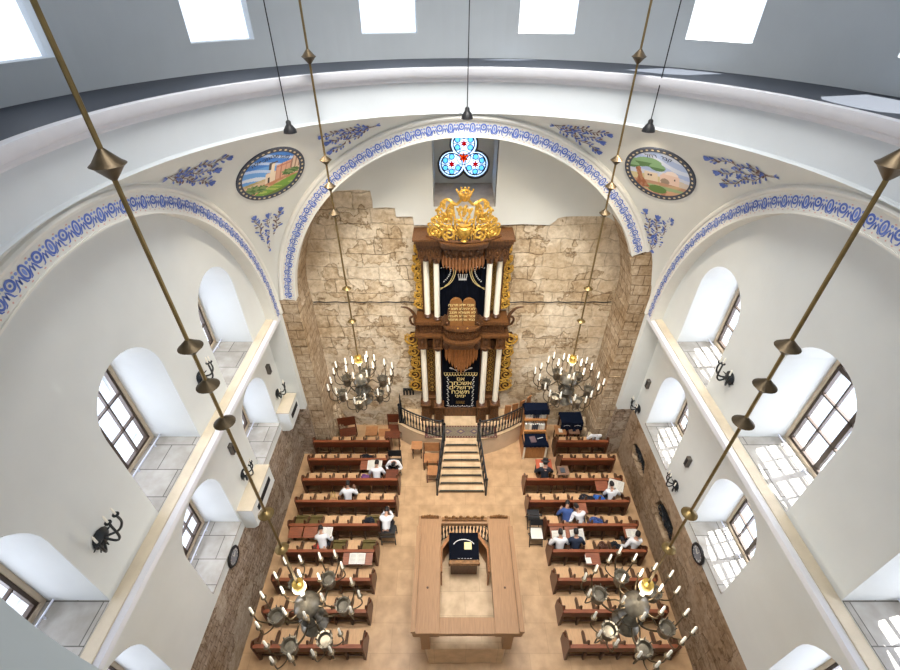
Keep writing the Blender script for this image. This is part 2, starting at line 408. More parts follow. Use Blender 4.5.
# front bay: barrel soffit (plaster high up, bare stone low down), back wall, piers
mb = MB(); arch_ann(mb, 4.87, 5.30, 31, 139, FR, .24, 1.25, 48); struct(mb.build('ceiling_vault', PLASTER, smooth=True))
mb = MB(); arch_ann(mb, 4.862, 5.355, 0, 31, FR, .26, 1.27, 16); arch_ann(mb, 4.862, 5.355, 139, 180, FR, .26, 1.27, 20)
arch_ann(mb, 4.80, 5.36, 0, 21.5, FR, -.03, .27, 12); arch_ann(mb, 4.83, 5.36, 175.5, 180, FR, -.03, .27, 4)
struct(mb.build('wall_front_voussoirs', STONE_V))
for sd, nm in ((-1, 'left'), (1, 'right')):
    mb = MB(); x0, x1 = sorted((CX + sd * 4.84, CX + sd * 6.1))
    mb.box(x0, x1, CY + H - .02, 12.3, 0, 6.42)
    # rougher projecting courses
    rnd = random.Random(3 + sd)
    for k in range(20):
        z = .32 * k; w = rnd.uniform(-.02, .035)
        xa, xb = sorted((CX + sd * (4.84 - w), CX + sd * 5.2)); mb.box(xa, xb, CY + H - .02 - rnd.uniform(0, .03), 12.15, z + .01, z + .31)
    struct(mb.build('wall_front_pier_' + nm, STONE_V, bevel=.012))
    # white pier above
    mb = MB(); x0, x1 = sorted((CX + sd * 5.35, CX + sd * 6.0)); mb.box(x0, x1, 10.72, CY + H - .025, 2.5, 6.45)
    struct(mb.build('wall_corner_pier_' + nm, PLASTER_SIDE))
    mb = MB(); mb.box(x0, x1, 10.78, CY + H - .025, 0, 2.5); struct(mb.build('wall_corner_footing_' + nm, STONE_S))

FW = lambda a, z, d: (CX + a, 12.2 + d, z)
mb = MB(); wall_holes(mb, [(-5.5, 0), (5.5, 0), (5.5, 11.9), (-5.5, 11.9)], [[(-.86, 9.12), (.86, 9.12), (.86, 11.75), (-.86, 11.75)]], FW, 0, .25)
struct(mb.build('wall_front', STONE_F))
skin = [(-5.4, 9.50), (-3.96, 9.53), (-3.7, 9.50), (-3.46, 9.57), (-2.9, 9.60), (-2.58, 9.57), (-2.55, 9.3), (-2.56, 9.08), (-2.2, 9.10), (-1.94, 9.08), (-1.93, 8.82), (-1.46, 8.83), (-1.43, 8.57),
        (1.05, 8.57), (1.7, 8.60), (2.45, 8.57), (2.6, 8.70), (2.66, 8.78), (2.85, 8.83), (3.2, 8.84), (3.86, 8.84), (4.1, 8.80), (4.31, 8.67), (4.7, 8.5), (5.4, 8.4)]
mb = MB(); wall_holes(mb, skin + [(5.4, 11.85), (-5.4, 11.85)], [[(-.86, 9.12), (.86, 9.12), (.86, 11.7), (-.86, 11.7)]], lambda a, z, d: (CX + a, 12.2 - d, z), .002, .045)
struct(mb.build('wall_front_plaster', PLASTER, bevel=.012))
# long dark joint with a thin cable at half height
mb = MB()
for a, b in ((-4.8, -1.3), (1.2, 4.8)):
    pts = [(CX + a + (b - a) * i / 30, 12.185, 5.92 + .012 * math.sin(i * 1.3)) for i in range(31)]; mb.tube(pts, .016, 5)
tag(mb.build('wall_cable', IRON), 'thin dark cable run level across the old stone wall at half height', 'cable')

# niche with the trefoil window
mb = MB()
NI = lambda a, z, d: (CX + a, 12.2 + d, z)
for s in (-1, 1):
    x0, x1 = sorted((CX + s * .86, CX + s * 1.0)); mb.box(x0, x1, 12.2, 13.75, 8.9, 11.75)
mb.box(CX - 1, CX + 1, 12.2, 13.75, 11.7, 11.85)
lobes = [(0, 10.41, .42), (-.35, 9.83, .42), (.35, 9.83, .42), (0, 10.02, .12)]
def trefoil(grow=0, n=96):
    out = []
    for i in range(n):
        a = 2 * PI * i / n; best = .05
        for k in range(1, 120):
            r = k * .0085
            x, z = r * math.cos(a), 10.02 + r * math.sin(a)
            if any(math.hypot(x - lx, z - lz) < lr + grow for lx, lz, lr in lobes): best = r
        out.append((best * math.cos(a), 10.02 + best * math.sin(a)))
    return out
wall_holes(mb, [(-1, 8.9), (1, 8.9), (1, 11.8), (-1, 11.8)], [trefoil()], NI, 1.4, 1.6)
struct(mb.build('wall_niche', PLASTER))
mb = MB(); mb.add([(CX - .86, 12.17, 9.12), (CX + .86, 12.17, 9.12), (CX + .86, 13.6, 9.29), (CX - .86, 13.6, 9.29), (CX - .86, 12.17, 9.0), (CX + .86, 12.17, 9.0), (CX + .86, 13.6, 9.0), (CX - .86, 13.6, 9.0)],
    [(0, 1, 2, 3), (4, 7, 6, 5), (0, 4, 5, 1), (1, 5, 6, 2), (2, 6, 7, 3), (3, 7, 4, 0)])
struct(mb.build('trim_sill', mat('niche_sill', (.50, .44, .38), .85, noise=.3, nscale=4, bump=.3)))
win = bpy.data.objects.new('window_1', None); COL.objects.link(win); struct(win)
TW = lambda a, z, d: (CX + a, 13.6 + d, z)
mb = MB(); tr = trefoil(.0); tg = trefoil(-.05)
wall_holes(mb, tr, [tg], TW, -.03, .08); mb.build('window_frame', mat('grey_stone_surround', (.12, .105, .09), .8, noise=.3), win)
mb = MB(); mb.prism(tg, TW, .05, .056); mb.build('pane', GL_W, win)
lead = MB(); pb = MB(); pr = MB(); po = MB()
def ringpts(x, z, r, n=20): return [TW(x + r * math.cos(2 * PI * i / n), z + r * math.sin(2 * PI * i / n), .035) for i in range(n)]
def star(mbx, x, z, r0, r1, n, d):
    mbx.prism([((r0 if i % 2 else r1) * math.cos(PI * i / n + PI / 2) + x, (r0 if i % 2 else r1) * math.sin(PI * i / n + PI / 2) + z) for i in range(2 * n)], TW, d, d + .005)
for (lx, lz, lr) in lobes[:3]:
    lead.tube(ringpts(lx, lz, .31, 40), .018, 5, True)
    for i in range(6):
        a = PI / 6 + i * PI / 3
        if lx == 0: a = i * PI / 3 + PI / 6
        x, z = lx + .215 * math.cos(a), lz + .215 * math.sin(a)
        if math.hypot(x, z - 10.02) < .22: continue
        pb.prism([(x + .07 * math.cos(q), z + .07 * math.sin(q)) for q in [2 * PI * k / 16 for k in range(16)]], TW, .04, .045)
        lead.tube(ringpts(x, z, .078), .015, 5, True)
        lead.tube([TW(lx + .09 * math.cos(a + .52), lz + .09 * math.sin(a + .52), .035), TW(lx + .31 * math.cos(a + .52), lz + .31 * math.sin(a + .52), .035)], .009, 4)
    star(pr, lx, lz, .055, .13, 6, .03)
star(po, 0, 10.02, .075, .19, 6, .028); star(pr, 0, 10.02, .03, .09, 6, .02)
lead.tube(ringpts(0, 10.02, .20, 24), .012, 5, True)
lead.build('lead_tracery', IRON, win); pb.build('blue_roundels', GL_B, win); pr.build('red_rosettes', GL_R, win); po.build('orange_star', GL_O, win)

# side walls, both alike about the centre line
UPW = (2.15, 5.35, 8.55); LOW = (2.15, 5.50, 8.88)
n_win = 1
for sd, nm in ((-1, 'left'), (1, 'right')):
    SW = lambda u: (lambda s, z, d: (CX + sd * (u + d), s, z))
    # bare stone below
    holes = []
    if sd > 0:
        def niche(c, hw, z0, z1):
            return [(c - hw, z0 + .1), (c - hw * .3, z0 - .05), (c + hw * .7, z0), (c + hw, z0 + .3), (c + hw * .8, z1 - .12), (c + hw * .2, z1), (c - hw * .6, z1 - .03)]
        holes = [niche(9.4, .62, 1.18, 1.85), niche(7.15, .66, 1.12, 1.95)]
    mb = MB(); wall_holes(mb, [(-.4, 0), (10.8, 0), (10.8, 2.52), (-.4, 2.52)], holes, SW(5.89), 0, .28)
    struct(mb.build('wall_%s_stone' % nm, STONE_R if sd > 0 else STONE_S))
    mb = MB(); x0, x1 = sorted((CX + sd * 6.17, CX + sd * 7.1)); mb.box(x0, x1, -.4, 12.3, 0, 2.5); struct(mb.build('wall_%s_core' % nm, STONE_S))
    mb = MB(); wall_holes(mb, [(-.4, 2.5), (12.3, 2.5), (12.3, 6.44), (-.4, 6.44)], [arch_poly(c, .88, 2.88, 5.38) for c in LOW], SW(5.9), 0, 1.2)
    struct(mb.build('wall_%s' % nm, PLASTER_SIDE))
    mb = MB(); wall_holes(mb, [(-.2, 6.44), (11.3, 6.44), (11.3, 11.9), (-.2, 11.9)], [arch_poly(c, .87, 6.48, 9.38 if c == 5.35 else 9.12) for c in UPW], SW(5.65), 0, 1.3)
    struct(mb.build('wall_%s_upper' % nm, PLASTER_SIDE))
    # cornice and cream ledge
    prof = [(5.95, 6.02), (5.70, 6.06), (5.66, 6.14), (5.48, 6.20), (5.40, 6.28), (5.34, 6.30), (5.34, 6.42), (5.42, 6.445), (5.95, 6.445)]
    mb = MB(); mb.prism(prof, lambda a, b, d: (CX + sd * a, d, b), -.4, 10.76); struct(mb.build('trim_cornice_' + nm, CORNICE))
    mb = MB(); x0, x1 = sorted((CX + sd * 5.44, CX + sd * 5.68)); mb.box(x0, x1, -.4, 10.70, 6.44, 6.475); struct(mb.build('trim_ledge_' + nm, LEDGE))
    for wi, (centres, hw, z0, z1, u0, ug) in enumerate(((UPW, .87, 6.48, 9.12, 5.66, 6.68), (LOW, .88, 2.88, 5.38, 5.87, 6.88))):
        for c in centres:
            if c == 5.35: z1 = 9.38
            elif z1 > 9: z1 = 9.12
            n_win += 1
            win = bpy.data.objects.new('window_%d' % n_win, None); COL.objects.link(win); struct(win)
            W = lambda s, z, d: (CX + sd * (ug + d), s, z)
            mb = MB(); x0, x1 = sorted((CX + sd * u0, CX + sd * (ug + .1))); mb.box(x0, x1, c - hw + .002, c + hw - .002, z0 - .02, z0 + .015)
            mb.build('window_sill', SILL, win)
            a0 = arch_poly(c, hw - .002, z0 + .015, z1 - .002); a1 = arch_poly(c, hw - .07, z0 + .09, z1 - .07)
            mb = MB(); wall_holes(mb, a0, [a1], W, -.06, .08); mb.build('window_frame', FRAME_L, win)
            a2 = arch_poly(c, hw - .13, z0 + .15, z1 - .13)
            mb = MB(); wall_holes(mb, a1, [a2], W, -.03, .05)
            zs = z1 - hw; b = .02
            def bar(s0, s1, q0, q1): mb.box(*sorted((CX + sd * (ug - .02), CX + sd * (ug + .04))), s0, s1, q0, q1)
            bar(c - .05, c + .05, z0 + .1, z1 - .08); bar(c - hw + .08, c + hw - .08, zs - .045, zs + .045)
            for q in (1, 2): zz = z0 + .12 + (zs - z0 - .12) * q / 3; bar(c - hw + .1, c + hw - .1, zz - .016, zz + .016)
            for q in (-1, 1): bar(c + q * hw * .47 - .016, c + q * hw * .47 + .016, z0 + .1, z1 - .22)
            mb.build('sash', FRAME_D, win)
            mb = MB(); mb.prism(a2, W, .005, .011); mb.build('pane', GLASS, win)
            mb = MB(); xr = CX + sd * (ug - .22)
            mb.tube([(xr, c - hw + .02, z0 + .10), (xr, c + hw - .02, z0 + .10)], .018, 6)
            for q in (-.7, 0, .7): mb.box(xr - .015, xr + .015, c + q * hw - .01, c + q * hw + .01, z0 + .01, z0 + .1)
            mb.build('sill_rail', mat('rail_white', (.6, .62, .7), .4), win)
# back wall, below and behind the viewpoint
mb = MB(); mb.box(-6.2, 7.0, -.7, -.4, 0, 11.9); struct(mb.build('wall_back', PLASTER))

# pendentives: the sphere through the four arches
R = math.hypot(H, H); RING = 5.3
O = Vector((CX, CY, ZS))
vs = []; fs = []; NA = 256; NR = 22
for i in range(NA):
    ph = 2 * PI * i / NA; c, s = math.cos(ph), math.sin(ph); lim = min(H / max(abs(c), abs(s)), R - 1e-4)
    lim = max(lim, RING + .001)
    for j in range(NR + 1):
        t = (j / NR); p0 = math.acos(min(1, RING / R)); p1 = math.acos(min(1, lim / R)); p = p0 + (p1 - p0) * t
        vs.append((CX + R * math.cos(p) * c, CY + R * math.cos(p) * s, ZS + R * math.sin(p)))
for i in range(NA):
    for j in range(NR):
        a = i * (NR + 1) + j; b = ((i + 1) % NA) * (NR + 1) + j; fs.append((a, a + 1, b + 1, b))
mb = MB(); mb.add(vs, fs); struct(mb.build('ceiling_pendentives', PLASTER, smooth=True))
ZR = ZS + math.sqrt(R * R - RING * RING)          # 11.8
# drum, moulding, gallery ledge and dome; the side where one leans over the ledge stays clear of the moulding
def ring_band(name, prof, m, a0=-90 + 30, a1=270 - 30, n=140, smooth=True):
    mb = MB(); vs = []; fs = []; k = len(prof); full = (a1 - a0) >= 360
    for i in range(n + 1):
        a = math.radians(a0 + (a1 - a0) * i / n)
        vs += [(CX + r * math.cos(a), CY + r * math.sin(a), z) for r, z in prof]
    for i in range(n):
        for j in range(k - 1): fs.append((i * k + j, i * k + j + 1, (i + 1) * k + j + 1, (i + 1) * k + j))
    mb.add(vs, fs); o = mb.build(name, m, None, smooth)
    return struct(o)
DRUMW = mat('drum_plaster', (.62, .66, .69), .85, noise=.05, nscale=1.5, bump=.1, bscale=8)
ring_band('ceiling_drum', [(RING - .03, ZR - .03), (RING + .02, ZR + .01), (RING + .03, ZR + .1), (RING + .03, 12.40)], DRUMW)
ring_band('trim_ring', [(RING + .03, 12.38), (RING - .02, 12.42), (RING - .03, 12.47), (RING - .10, 12.50), (RING - .13, 12.56), (RING - .13, 12.66), (RING + .02, 12.66)], CORNICE)
ring_band('trim_gallery_ledge', [(RING + .02, 12.655), (RING + 1.5, 12.655)], SLATE)
for k in range(12):     # drum wall between and around twelve windows
    pass
vs = []
mb = MB(); RD = 6.75
def DR(s, z, d): a = s / RD; return (CX + (RD + d) * math.cos(a), CY + (RD + d) * math.sin(a), z)
full = 2 * PI * RD
for k in range(12):
    s0 = full * k / 12; s1 = full * (k + 1) / 12; cc = (s0 + s1) / 2; hw = .62
    nseg = 10; ap = arch_poly(cc, hw, 13.15, 16.2, 12)
    # columns of wall either side of each opening, plus the pieces above and below
    for sa, sb in ((s0, cc - hw), (cc + hw, s1)):
        for q in range(4):
            a, b = sa + (sb - sa) * q / 4, sa + (sb - sa) * (q + 1) / 4
            mb.prism([(a, 12.6), (b, 12.6), (b, 17.0), (a, 17.0)], DR, 0, .3)
    for q in range(6):
        a, b = cc - hw + 2 * hw * q / 6, cc - hw + 2 * hw * (q + 1) / 6
        mb.prism([(a, 12.6), (b, 12.6), (b, 13.15), (a, 13.15)], DR, 0, .3)
        za = 16.2 - hw + math.sqrt(max(0, hw * hw - (a - cc) ** 2)); zb = 16.2 - hw + math.sqrt(max(0, hw * hw - (b - cc) ** 2))
        mb.prism([(a, za), (b, zb), (b, 17.0), (a, 17.0)], DR, 0, .3)
struct(mb.build('wall_drum', DRUMW))
gl = MB()
for k in range(12):
    cc = full * (k + .5) / 12
    for q in range(6):
        a, b = cc - .62 + 1.24 * q / 6, cc - .62 + 1.24 * (q + 1) / 6
        gl.prism([(a, 13.15), (b, 13.15), (b, 16.2), (a, 16.2)], DR, .16, .17)
gl.build('window_20', GLASS); bpy.data.objects['window_20']['kind'] = 'structure'
prof = [(RD + .3, 17.0)] + [((RD + .3) * math.cos(a), 17.0 + (RD + .3) * .75 * math.sin(a)) for a in [PI / 2 * i / 14 for i in range(1, 14)]] + [(.01, 17.0 + (RD + .3) * .75)]
ring_band('ceiling_dome', prof, DRUMW, -90, 270)

# ------------------------------------------------------------------ paintings on the pendentives
def sphere_frame(P, off=.014):
    N = (Vector(P) - O).normalized(); up = Vector((0, 0, 1)) - N * N.z; up.normalize()
    rt = up.cross(N); rt = -rt if rt.x < 0 else rt
    P0 = O + N * R
    def F(a, b, k=0.): return tuple(O + (P0 + rt * a + up * b - O).normalized() * (R - off - k))
    return F
def medallion(P, kind, label):
    root = thing('painted_medallion', P, label, 'wall painting', group=None)
    G = sphere_frame(P); loc = Vector(P)
    def F(a, b, k=0.): q = Vector(G(a, b, k)) - loc; return tuple(q)
    rad = .80; ri = .71
    def inpoly(x, y, pl):
        r = False; j = len(pl) - 1
        for i in range(len(pl)):
            if (pl[i][1] > y) != (pl[j][1] > y) and x < (pl[j][0] - pl[i][0]) * (y - pl[i][1]) / (pl[j][1] - pl[i][1]) + pl[i][0]: r = not r
            j = i
        return r
    def n2(x, y): return .5 + .5 * math.sin(x * 11 + 3 * math.sin(y * 7)) * math.cos(y * 13 + 2 * math.sin(x * 5))
    def colour(x, y):
        if kind == 'fortress':
            c = (.08, .22, .60) if y > .25 else (.16, .35, .70)
            st = math.sin(y * 26 + x * 4 + 2 * math.sin(x * 3))
            if st > .45: c = (.45, .58, .82)
            if y < .0 and st > 0: c = (.62, .68, .78)
            if y < -.12 + .10 * x: c = (.40, .34, .16) if n2(x, y) > .5 else (.52, .42, .26)
            if y < -.20 + .08 * x: c = (.62, .46, .32)
            if inpoly(x, y, [(-.1, -.30), (-.1, .02), (.12, .06), (.12, .22), (.46, .34), (.48, .44), (.80, .54), (.80, -.15), (.2, -.32)]):
                c = (.62, .36, .26)
                if x > .46: c = (.66, .50, .38)
                if x > .46 and (x * 11) % 1 < .35 and y > .05 + .2 * (x - .46): c = (.32, .20, .16)
                if .12 < x < .46 and ((x * 9) % 1 < .25 or abs(y - .12 - .3 * x) < .02): c = (.44, .20, .15)
            if inpoly(x, y, [(-.12, -.34), (-.12, .0), (.12, .04), (.12, -.30)]): c = (.74, .62, .48)
            if inpoly(x, y, [(-.02, -.1), (-.02, .30), (.08, .32), (.08, -.1)]): c = (.74, .64, .50)
            if inpoly(x, y, [(-.06, .12), (-.06, .34), (.06, .36), (.14, .38), (.14, .33), (0, .30), (0, .12)]): c = (.10, .09, .10)
            if inpoly(x, y, [(-.06, -.3), (-.06, -.12), (-.02, -.12), (-.02, -.3)]): c = (.06, .05, .05)
            if y < -.28 + .28 * x: c = (.50, .24, .14) if n2(x * 1.4, y) > .45 else (.60, .36, .24)
            if y < -.42 + .42 * x: c = (.20, .36, .08) if n2(x, y * 2) > .3 else (.40, .48, .14)
            if y < -.62 + .3 * x: c = (.16, .22, .06)
            for tx, ty, tr in ((-.42, -.40, .20), (-.22, -.42, .16), (.42, -.06, .15), (.55, -.02, .13)):
                if math.hypot((x - tx), (y - ty) * 1.5) < tr * (1 + .15 * math.sin(9 * math.atan2(y - ty, x - tx))): c = (.10, .18, .07) if n2(x * 2, y * 2) > .5 else (.22, .30, .13)
        else:
            c = (.40, .50, .74) if math.sin(y * 20 + x * 5 + 2 * math.sin(x * 4)) < .3 else (.60, .66, .80)
            if y < .02 - .05 * x: c = (.58, .62, .74)
            if y < -.10 - .02 * x: c = (.60, .52, .30)
            if inpoly(x, y, [(-.35, -.28), (-.35, .0), (-.05, -.02), (-.05, -.28)]): c = (.72, .60, .46)
            if inpoly(x, y, [(.0, -.34), (.0, -.06), (.08, .04), (.45, .02), (.45, -.34)]): c = (.74, .56, .48)
            if math.hypot(x - .27, (y - .02) * 1.2) < .15 and y > .02: c = (.80, .68, .62)
            if math.hypot(x - .12, (y + .22)) < .10 and y > -.30: c = (.34, .26, .20)
            if inpoly(x, y, [(.45, -.34), (.45, -.12), (.80, -.12), (.80, -.34)]): c = (.60, .54, .48)
            for wx in (-.26, -.20, .34): 
                if abs(x - wx) < .02 and abs(y + .1) < .03: c = (.1, .08, .08)
            if y < -.28: c = (.50, .30, .20) if n2(x, y) > .4 else (.58, .40, .24)
            if y < -.38 and x > -.35: c = (.34, .44, .24)
            if y < -.52 + .1 * x: c = (.62, .38, .24) if n2(x * 2, y) > .4 else (.48, .24, .16)
            if math.hypot(x + .05, (y + .52) * 1.8) < .22: c = (.14, .24, .08)
            if inpoly(x, y, [(-.62, -.5), (-.50, -.2), (-.56, .1), (-.44, .12), (-.40, -.2), (-.22, -.52)]): c = (.34, .14, .08) if n2(x * 3, y) > .4 else (.44, .22, .13)
            for tx, ty, rx, ry in ((-.50, .24, .26, .13), (-.25, .30, .30, .15), (-.05, .18, .18, .12), (-.62, .16, .16, .10)):
                if math.hypot((x - tx) / rx, (y - ty) / ry) < 1: c = (.24, .40, .22) if y > ty - .02 else (.12, .22, .10)
        return c
    NG = 96; mb = MB(); vs = []; idx = {}; cols = []; fs = []
    step = 2 * ri / NG
    def vid(i, j):
        if (i, j) not in idx: idx[(i, j)] = len(vs); vs.append(F(-ri + i * step, -ri + j * step))
        return idx[(i, j)]
    for i in range(NG):
        for j in range(NG):
            x, y = -ri + (i + .5) * step, -ri + (j + .5) * step
            if math.hypot(x, y) < ri - .004: fs.append((vid(i, j), vid(i + 1, j), vid(i + 1, j + 1), vid(i, j + 1))); cols.append(colour(x, y))
    me = bpy.data.meshes.new('painting'); me.from_pydata(vs, [], fs); me.materials.append(PAINT)
    ca = me.color_attributes.new('Col', 'FLOAT_COLOR', 'CORNER'); k = 0
    for p, c in zip(me.polygons, cols):
        for li in p.loop_indices: ca.data[li].color = (*c, 1)
    o = bpy.data.objects.new('painting', me); COL.objects.link(o); o.parent = root
    mb = MB(); n = 72; vs = []; fs = []
    for i in range(n):
        a = 2 * PI * i / n; c, s = math.cos(a), math.sin(a); vs += [F((ri - .03) * c, (ri - .03) * s, .012), F(rad * c, rad * s, .012), F((rad + .01) * c, (rad + .01) * s, -.01), F((ri - .03) * c, (ri - .03) * s, .0)]
    for i in range(n):
        b = 4 * i; c2 = 4 * ((i + 1) % n)
        for q in range(4): fs.append((b + q, b + (q + 1) % 4, c2 + (q + 1) % 4, c2 + q))
    mb.add(vs, fs); bd = mb.build('border', mat('border_slate', (.06, .07, .10), .8), root)
    mb = MB()
    for i in range(36):
        a = 2 * PI * i / 36; r = (rad + ri - .03) / 2
        blob(mb, r * math.cos(a), r * math.sin(a), .024, .034, a, lambda x, y: F(x, y, .016), 8)
    mb.build('border_dots', mat('border_cream', (.62, .52, .34), .8), bd)
    mb = MB()
    def curved(s, cx, cy, ang, size):
        ca, sa = math.cos(ang), math.sin(ang)
        text_mesh(s, size, lambda a, b: F(cx + a * ca - b * sa, cy + a * sa + b * ca, .018), mb)
    for wd in ((('מערת', .19, .46, -.32, .15), ('המכפלה', -.22, .44, .34, .15)) if kind == 'fortress' else (('קבר', .15, .49, -.22, .15), ('רחל', -.16, .49, .22, .15))):
        mb = MB(); curved(*wd); mb.build('inscription', mat('ink', (.02, .02, .05), .8), root)
medallion((-3.94, 10.02, 10.75), 'fortress', 'round painted medallion with a walled hill fortress under a deep blue sky')
medallion((4.66, 10.13, 10.71), 'tomb', 'round painted medallion with a leaning green tree and a domed tomb')

def sprig(P, base, tips, label):
    root = thing('painted_sprig', P, label, 'wall painting', group='painted flower sprigs')
    G = sphere_frame(P, .012); loc = Vector(P)
    F = lambda a, b, k=0.: tuple(Vector(G(a, b, k)) - loc)
    st = MB(); fl = MB(); lf = MB(); rnd = random.Random(int(P[0] * 100)); B = Vector(base)
    mid = Vector(tips[1]); ax = (mid - B); L = ax.length; ax.normalize(); pr = Vector((-ax.y, ax.x))
    def leaf(p, ang, l, w, m): blob(m, p.x, p.y, l, w, ang, lambda a, b: F(a, b, .004), 8)
    ba = math.atan2(ax.y, ax.x)
    for k in range(7):                                              # tied foot of the spray
        an = ba + PI + rnd.uniform(-.8, .8); p = B + Vector((math.cos(an), math.sin(an))) * .05; leaf(p, an, .055, .014, lf if k % 2 else fl)
    for t, tip in enumerate(tips):
        T = Vector(tip); d = T - B; dl = d.length; dn = d.normalized(); pp = Vector((-dn.y, dn.x))
        pts = [B + d * (i / 14) + pp * (.035 * math.sin(i * 1.1 + t)) for i in range(15)]
        ribbon(st, [(p.x, p.y) for p in pts], .014, F)
        for i in range(2, 14):
            for e in (-1, 1):
                if rnd.random() < .1: continue
                w = .05 + .05 * rnd.random(); a = math.atan2(dn.y, dn.x) + e * rnd.uniform(.5, 1.2)
                c = pts[i]; q = c + Vector((math.cos(a), math.sin(a))) * w
                m0 = (c + q) / 2 + dn * .015
                ribbon(st, [(c.x, c.y), (m0.x, m0.y), (q.x, q.y)], .009, F)
                leaf(q, a, .046, .021, rnd.choice([lf, fl, fl, st]))
                if i % 4 == 0: leaf(q + Vector((math.cos(a), math.sin(a))) * .045, a, .036, .028, fl)
        a0 = math.atan2(dn.y, dn.x)                                  # tulip head
        for e in (-.5, 0, .5): leaf(T + Vector((math.cos(a0 + e), math.sin(a0 + e))) * .045, a0 + e, .080 if t != 1 else .100, .038, fl)
    st.build('stem', BROWN_P, root); fl.build('flowers', BLUE_P, root); lf.build('leaves', BLUE_L, root)
sprig((-4.63, 8.39, 11.31), (-.65, .12), [(.61, .14), (.42, -.14), (.36, -.46)], 'blue painted sprig lying level high over the left arch, outward of the fortress medallion')
sprig((-4.55, 10.58, 9.20), (.0, -.67), [(-.33, .43), (.02, .36), (.33, .47)], 'blue painted upright sprig in the corner below the fortress medallion')
sprig((-2.21, 10.64, 11.40), (.56, .24), [(-.63, .08), (-.47, -.16), (-.41, -.49)], 'blue painted sprig over the front arch beside the fortress medallion')
sprig((2.92, 10.76, 11.33), (-.56, .30), [(.62, .20), (.46, -.08), (.41, -.42)], 'blue painted sprig over the front arch beside the tomb medallion')
sprig((5.25, 10.72, 9.14), (-.03, -.74), [(-.32, .43), (-.01, .30), (.30, .36)], 'blue painted upright sprig in the corner below the tomb medallion')
sprig((5.42, 8.51, 11.25), (.66, .22), [(-.62, .17), (-.46, -.18), (-.37, -.49)], 'blue painted sprig lying level high over the right arch, outward of the tomb medallion')

# ------------------------------------------------------------------ fittings on the side walls
def sconce(side, y, z, u, label, big=1.):
    r = thing('wall_sconce', (CX + side * u, y, z), label, 'wall lamp', group='wall sconces'); s = -side; k = big
    mb = MB(); mb.lathe([(.0, .0), (.13 * k, .0), (.15 * k, .03), (.10 * k, .07), (.06 * k, .09)], (0, 0, 0), 14, 'x')
    if side > 0: mb.v = [(-x, y_, z_) for x, y_, z_ in mb.v]
    for i in range(5):
        a = PI + PI * i / 4; mb.tube([(s * .04, .10 * k * math.cos(a), .10 * k * math.sin(a)), (s * .06, .20 * k * math.cos(a), .18 * k * math.sin(a))], [.02, .008], 5)
    mb.build('backplate', IRON, r, True)
    for j, dy in enumerate((-.20, 0, .20)):
        dy *= k; ex = (.22 if j != 1 else .30) * k; top = (.22 if j != 1 else .36) * k
        mb = MB(); mb.tube(smooth_path([(s * .06, 0, .02), (s * ex * .7, dy * .7, -.06 * k), (s * ex, dy, .06 * k), (s * ex, dy, top)], 5), .014 * k + .004, 6)
        mb.lathe([(.02, 0), (.045 * k, .02), (.045 * k, .035), (.02, .04)], (s * ex, dy, top), 10); a = mb.build('arm', IRON, r, True)
        mb = MB(); mb.lathe([(.016, 0), (.016, .12 * k), (.006, .15 * k)], (s * ex, dy, top + .035), 8); mb.build('candle', CANDLE, a)
sconce(-1, 6.97, 7.5, 5.66, 'black iron wall lamp between the two large upper left windows', 1.0)
sconce(-1, 3.50, 7.45, 5.66, 'black iron wall lamp beyond the nearer upper left window, above the cornice', 1.1)
sconce(-1, 10.24, 3.75, 5.91, 'black iron wall lamp near the front corner over the far white wall unit')
sconce(-1, 7.24, 3.75, 5.91, 'black iron wall lamp over the near white wall unit, partly behind the lamp rod')
sconce(1, 7.15, 7.30, 5.66, 'black iron wall lamp between the two large upper right windows', 1.05)
sconce(1, 10.42, 2.85, 5.91, 'black iron wall lamp near the front right corner beside the lower window')
sconce(1, 7.40, 3.0, 5.91, 'black iron wall lamp between the two lower right windows')
def wall_vent(side, y, z, label):
    r = thing('wall_speaker', (CX + side * 5.9, y, z), label, 'speaker', group='small black boxes on the side walls'); s = -side
    mb = MB(); mb.box(*sorted((0, s * .10)), -.07, .07, -.16, .16); mb.build('housing', mat('speaker_grey', (.10, .09, .08), .5), r, bevel=.01)
    mb = MB(); mb.box(*sorted((s * .10, s * .11)), -.04, .04, -.12, .12); mb.build('grille', BLACK, r)
wall_vent(-1, 7.2, 4.84, 'small dark speaker box high between the lower left windows')
wall_vent(-1, 10.12, 4.88, 'small dark speaker box high near the front left corner')
wall_vent(1, 10.35, 4.05, 'small dark speaker box high near the front right corner')
wall_vent(1, 7.36, 4.10, 'small dark speaker box high between the lower right windows')
def clock(side, y, z, label):
    r = thing('wall_clock', (CX + side * 5.885, y, z), label, 'clock'); s = -side
    mb = MB(); mb.lathe([(.0, 0), (.25, 0), (.27, .03), (.25, .06), (.21, .065), (.21, .03), (.0, .03)], (0, 0, 0), 28, 'x')
    if side > 0: mb.v = [(-x, a, b) for x, a, b in mb.v]
    mb.build('rim', BLACK, r, True)
    mb = MB(); mb.prism([(.205 * math.cos(2 * PI * i / 28), .205 * math.sin(2 * PI * i / 28)) for i in range(28)], lambda a, b, d: (s * d, a, b), .035, .045)
    f = mb.build('face', mat('clock_face', (.20, .21, .24), .4), r)
    mb = MB()
    for i in range(12):
        a = 2 * PI * i / 12; mb.tube([(s * .048, .155 * math.cos(a), .155 * math.sin(a)), (s * .048, .185 * math.cos(a), .185 * math.sin(a))], .008, 4)
    mb.tube([(s * .05, 0, 0), (s * .05, .10, .06)], .009, 4); mb.tube([(s * .05, 0, 0), (s * .05, -.03, .15)], .007, 4)
    mb.build('hands', WAX, r)
clock(-1, 5.6, 2.62, 'round dark wall clock below the lower left windows')
clock(1, 5.65, 2.66, 'round dark wall clock below the lower right windows')
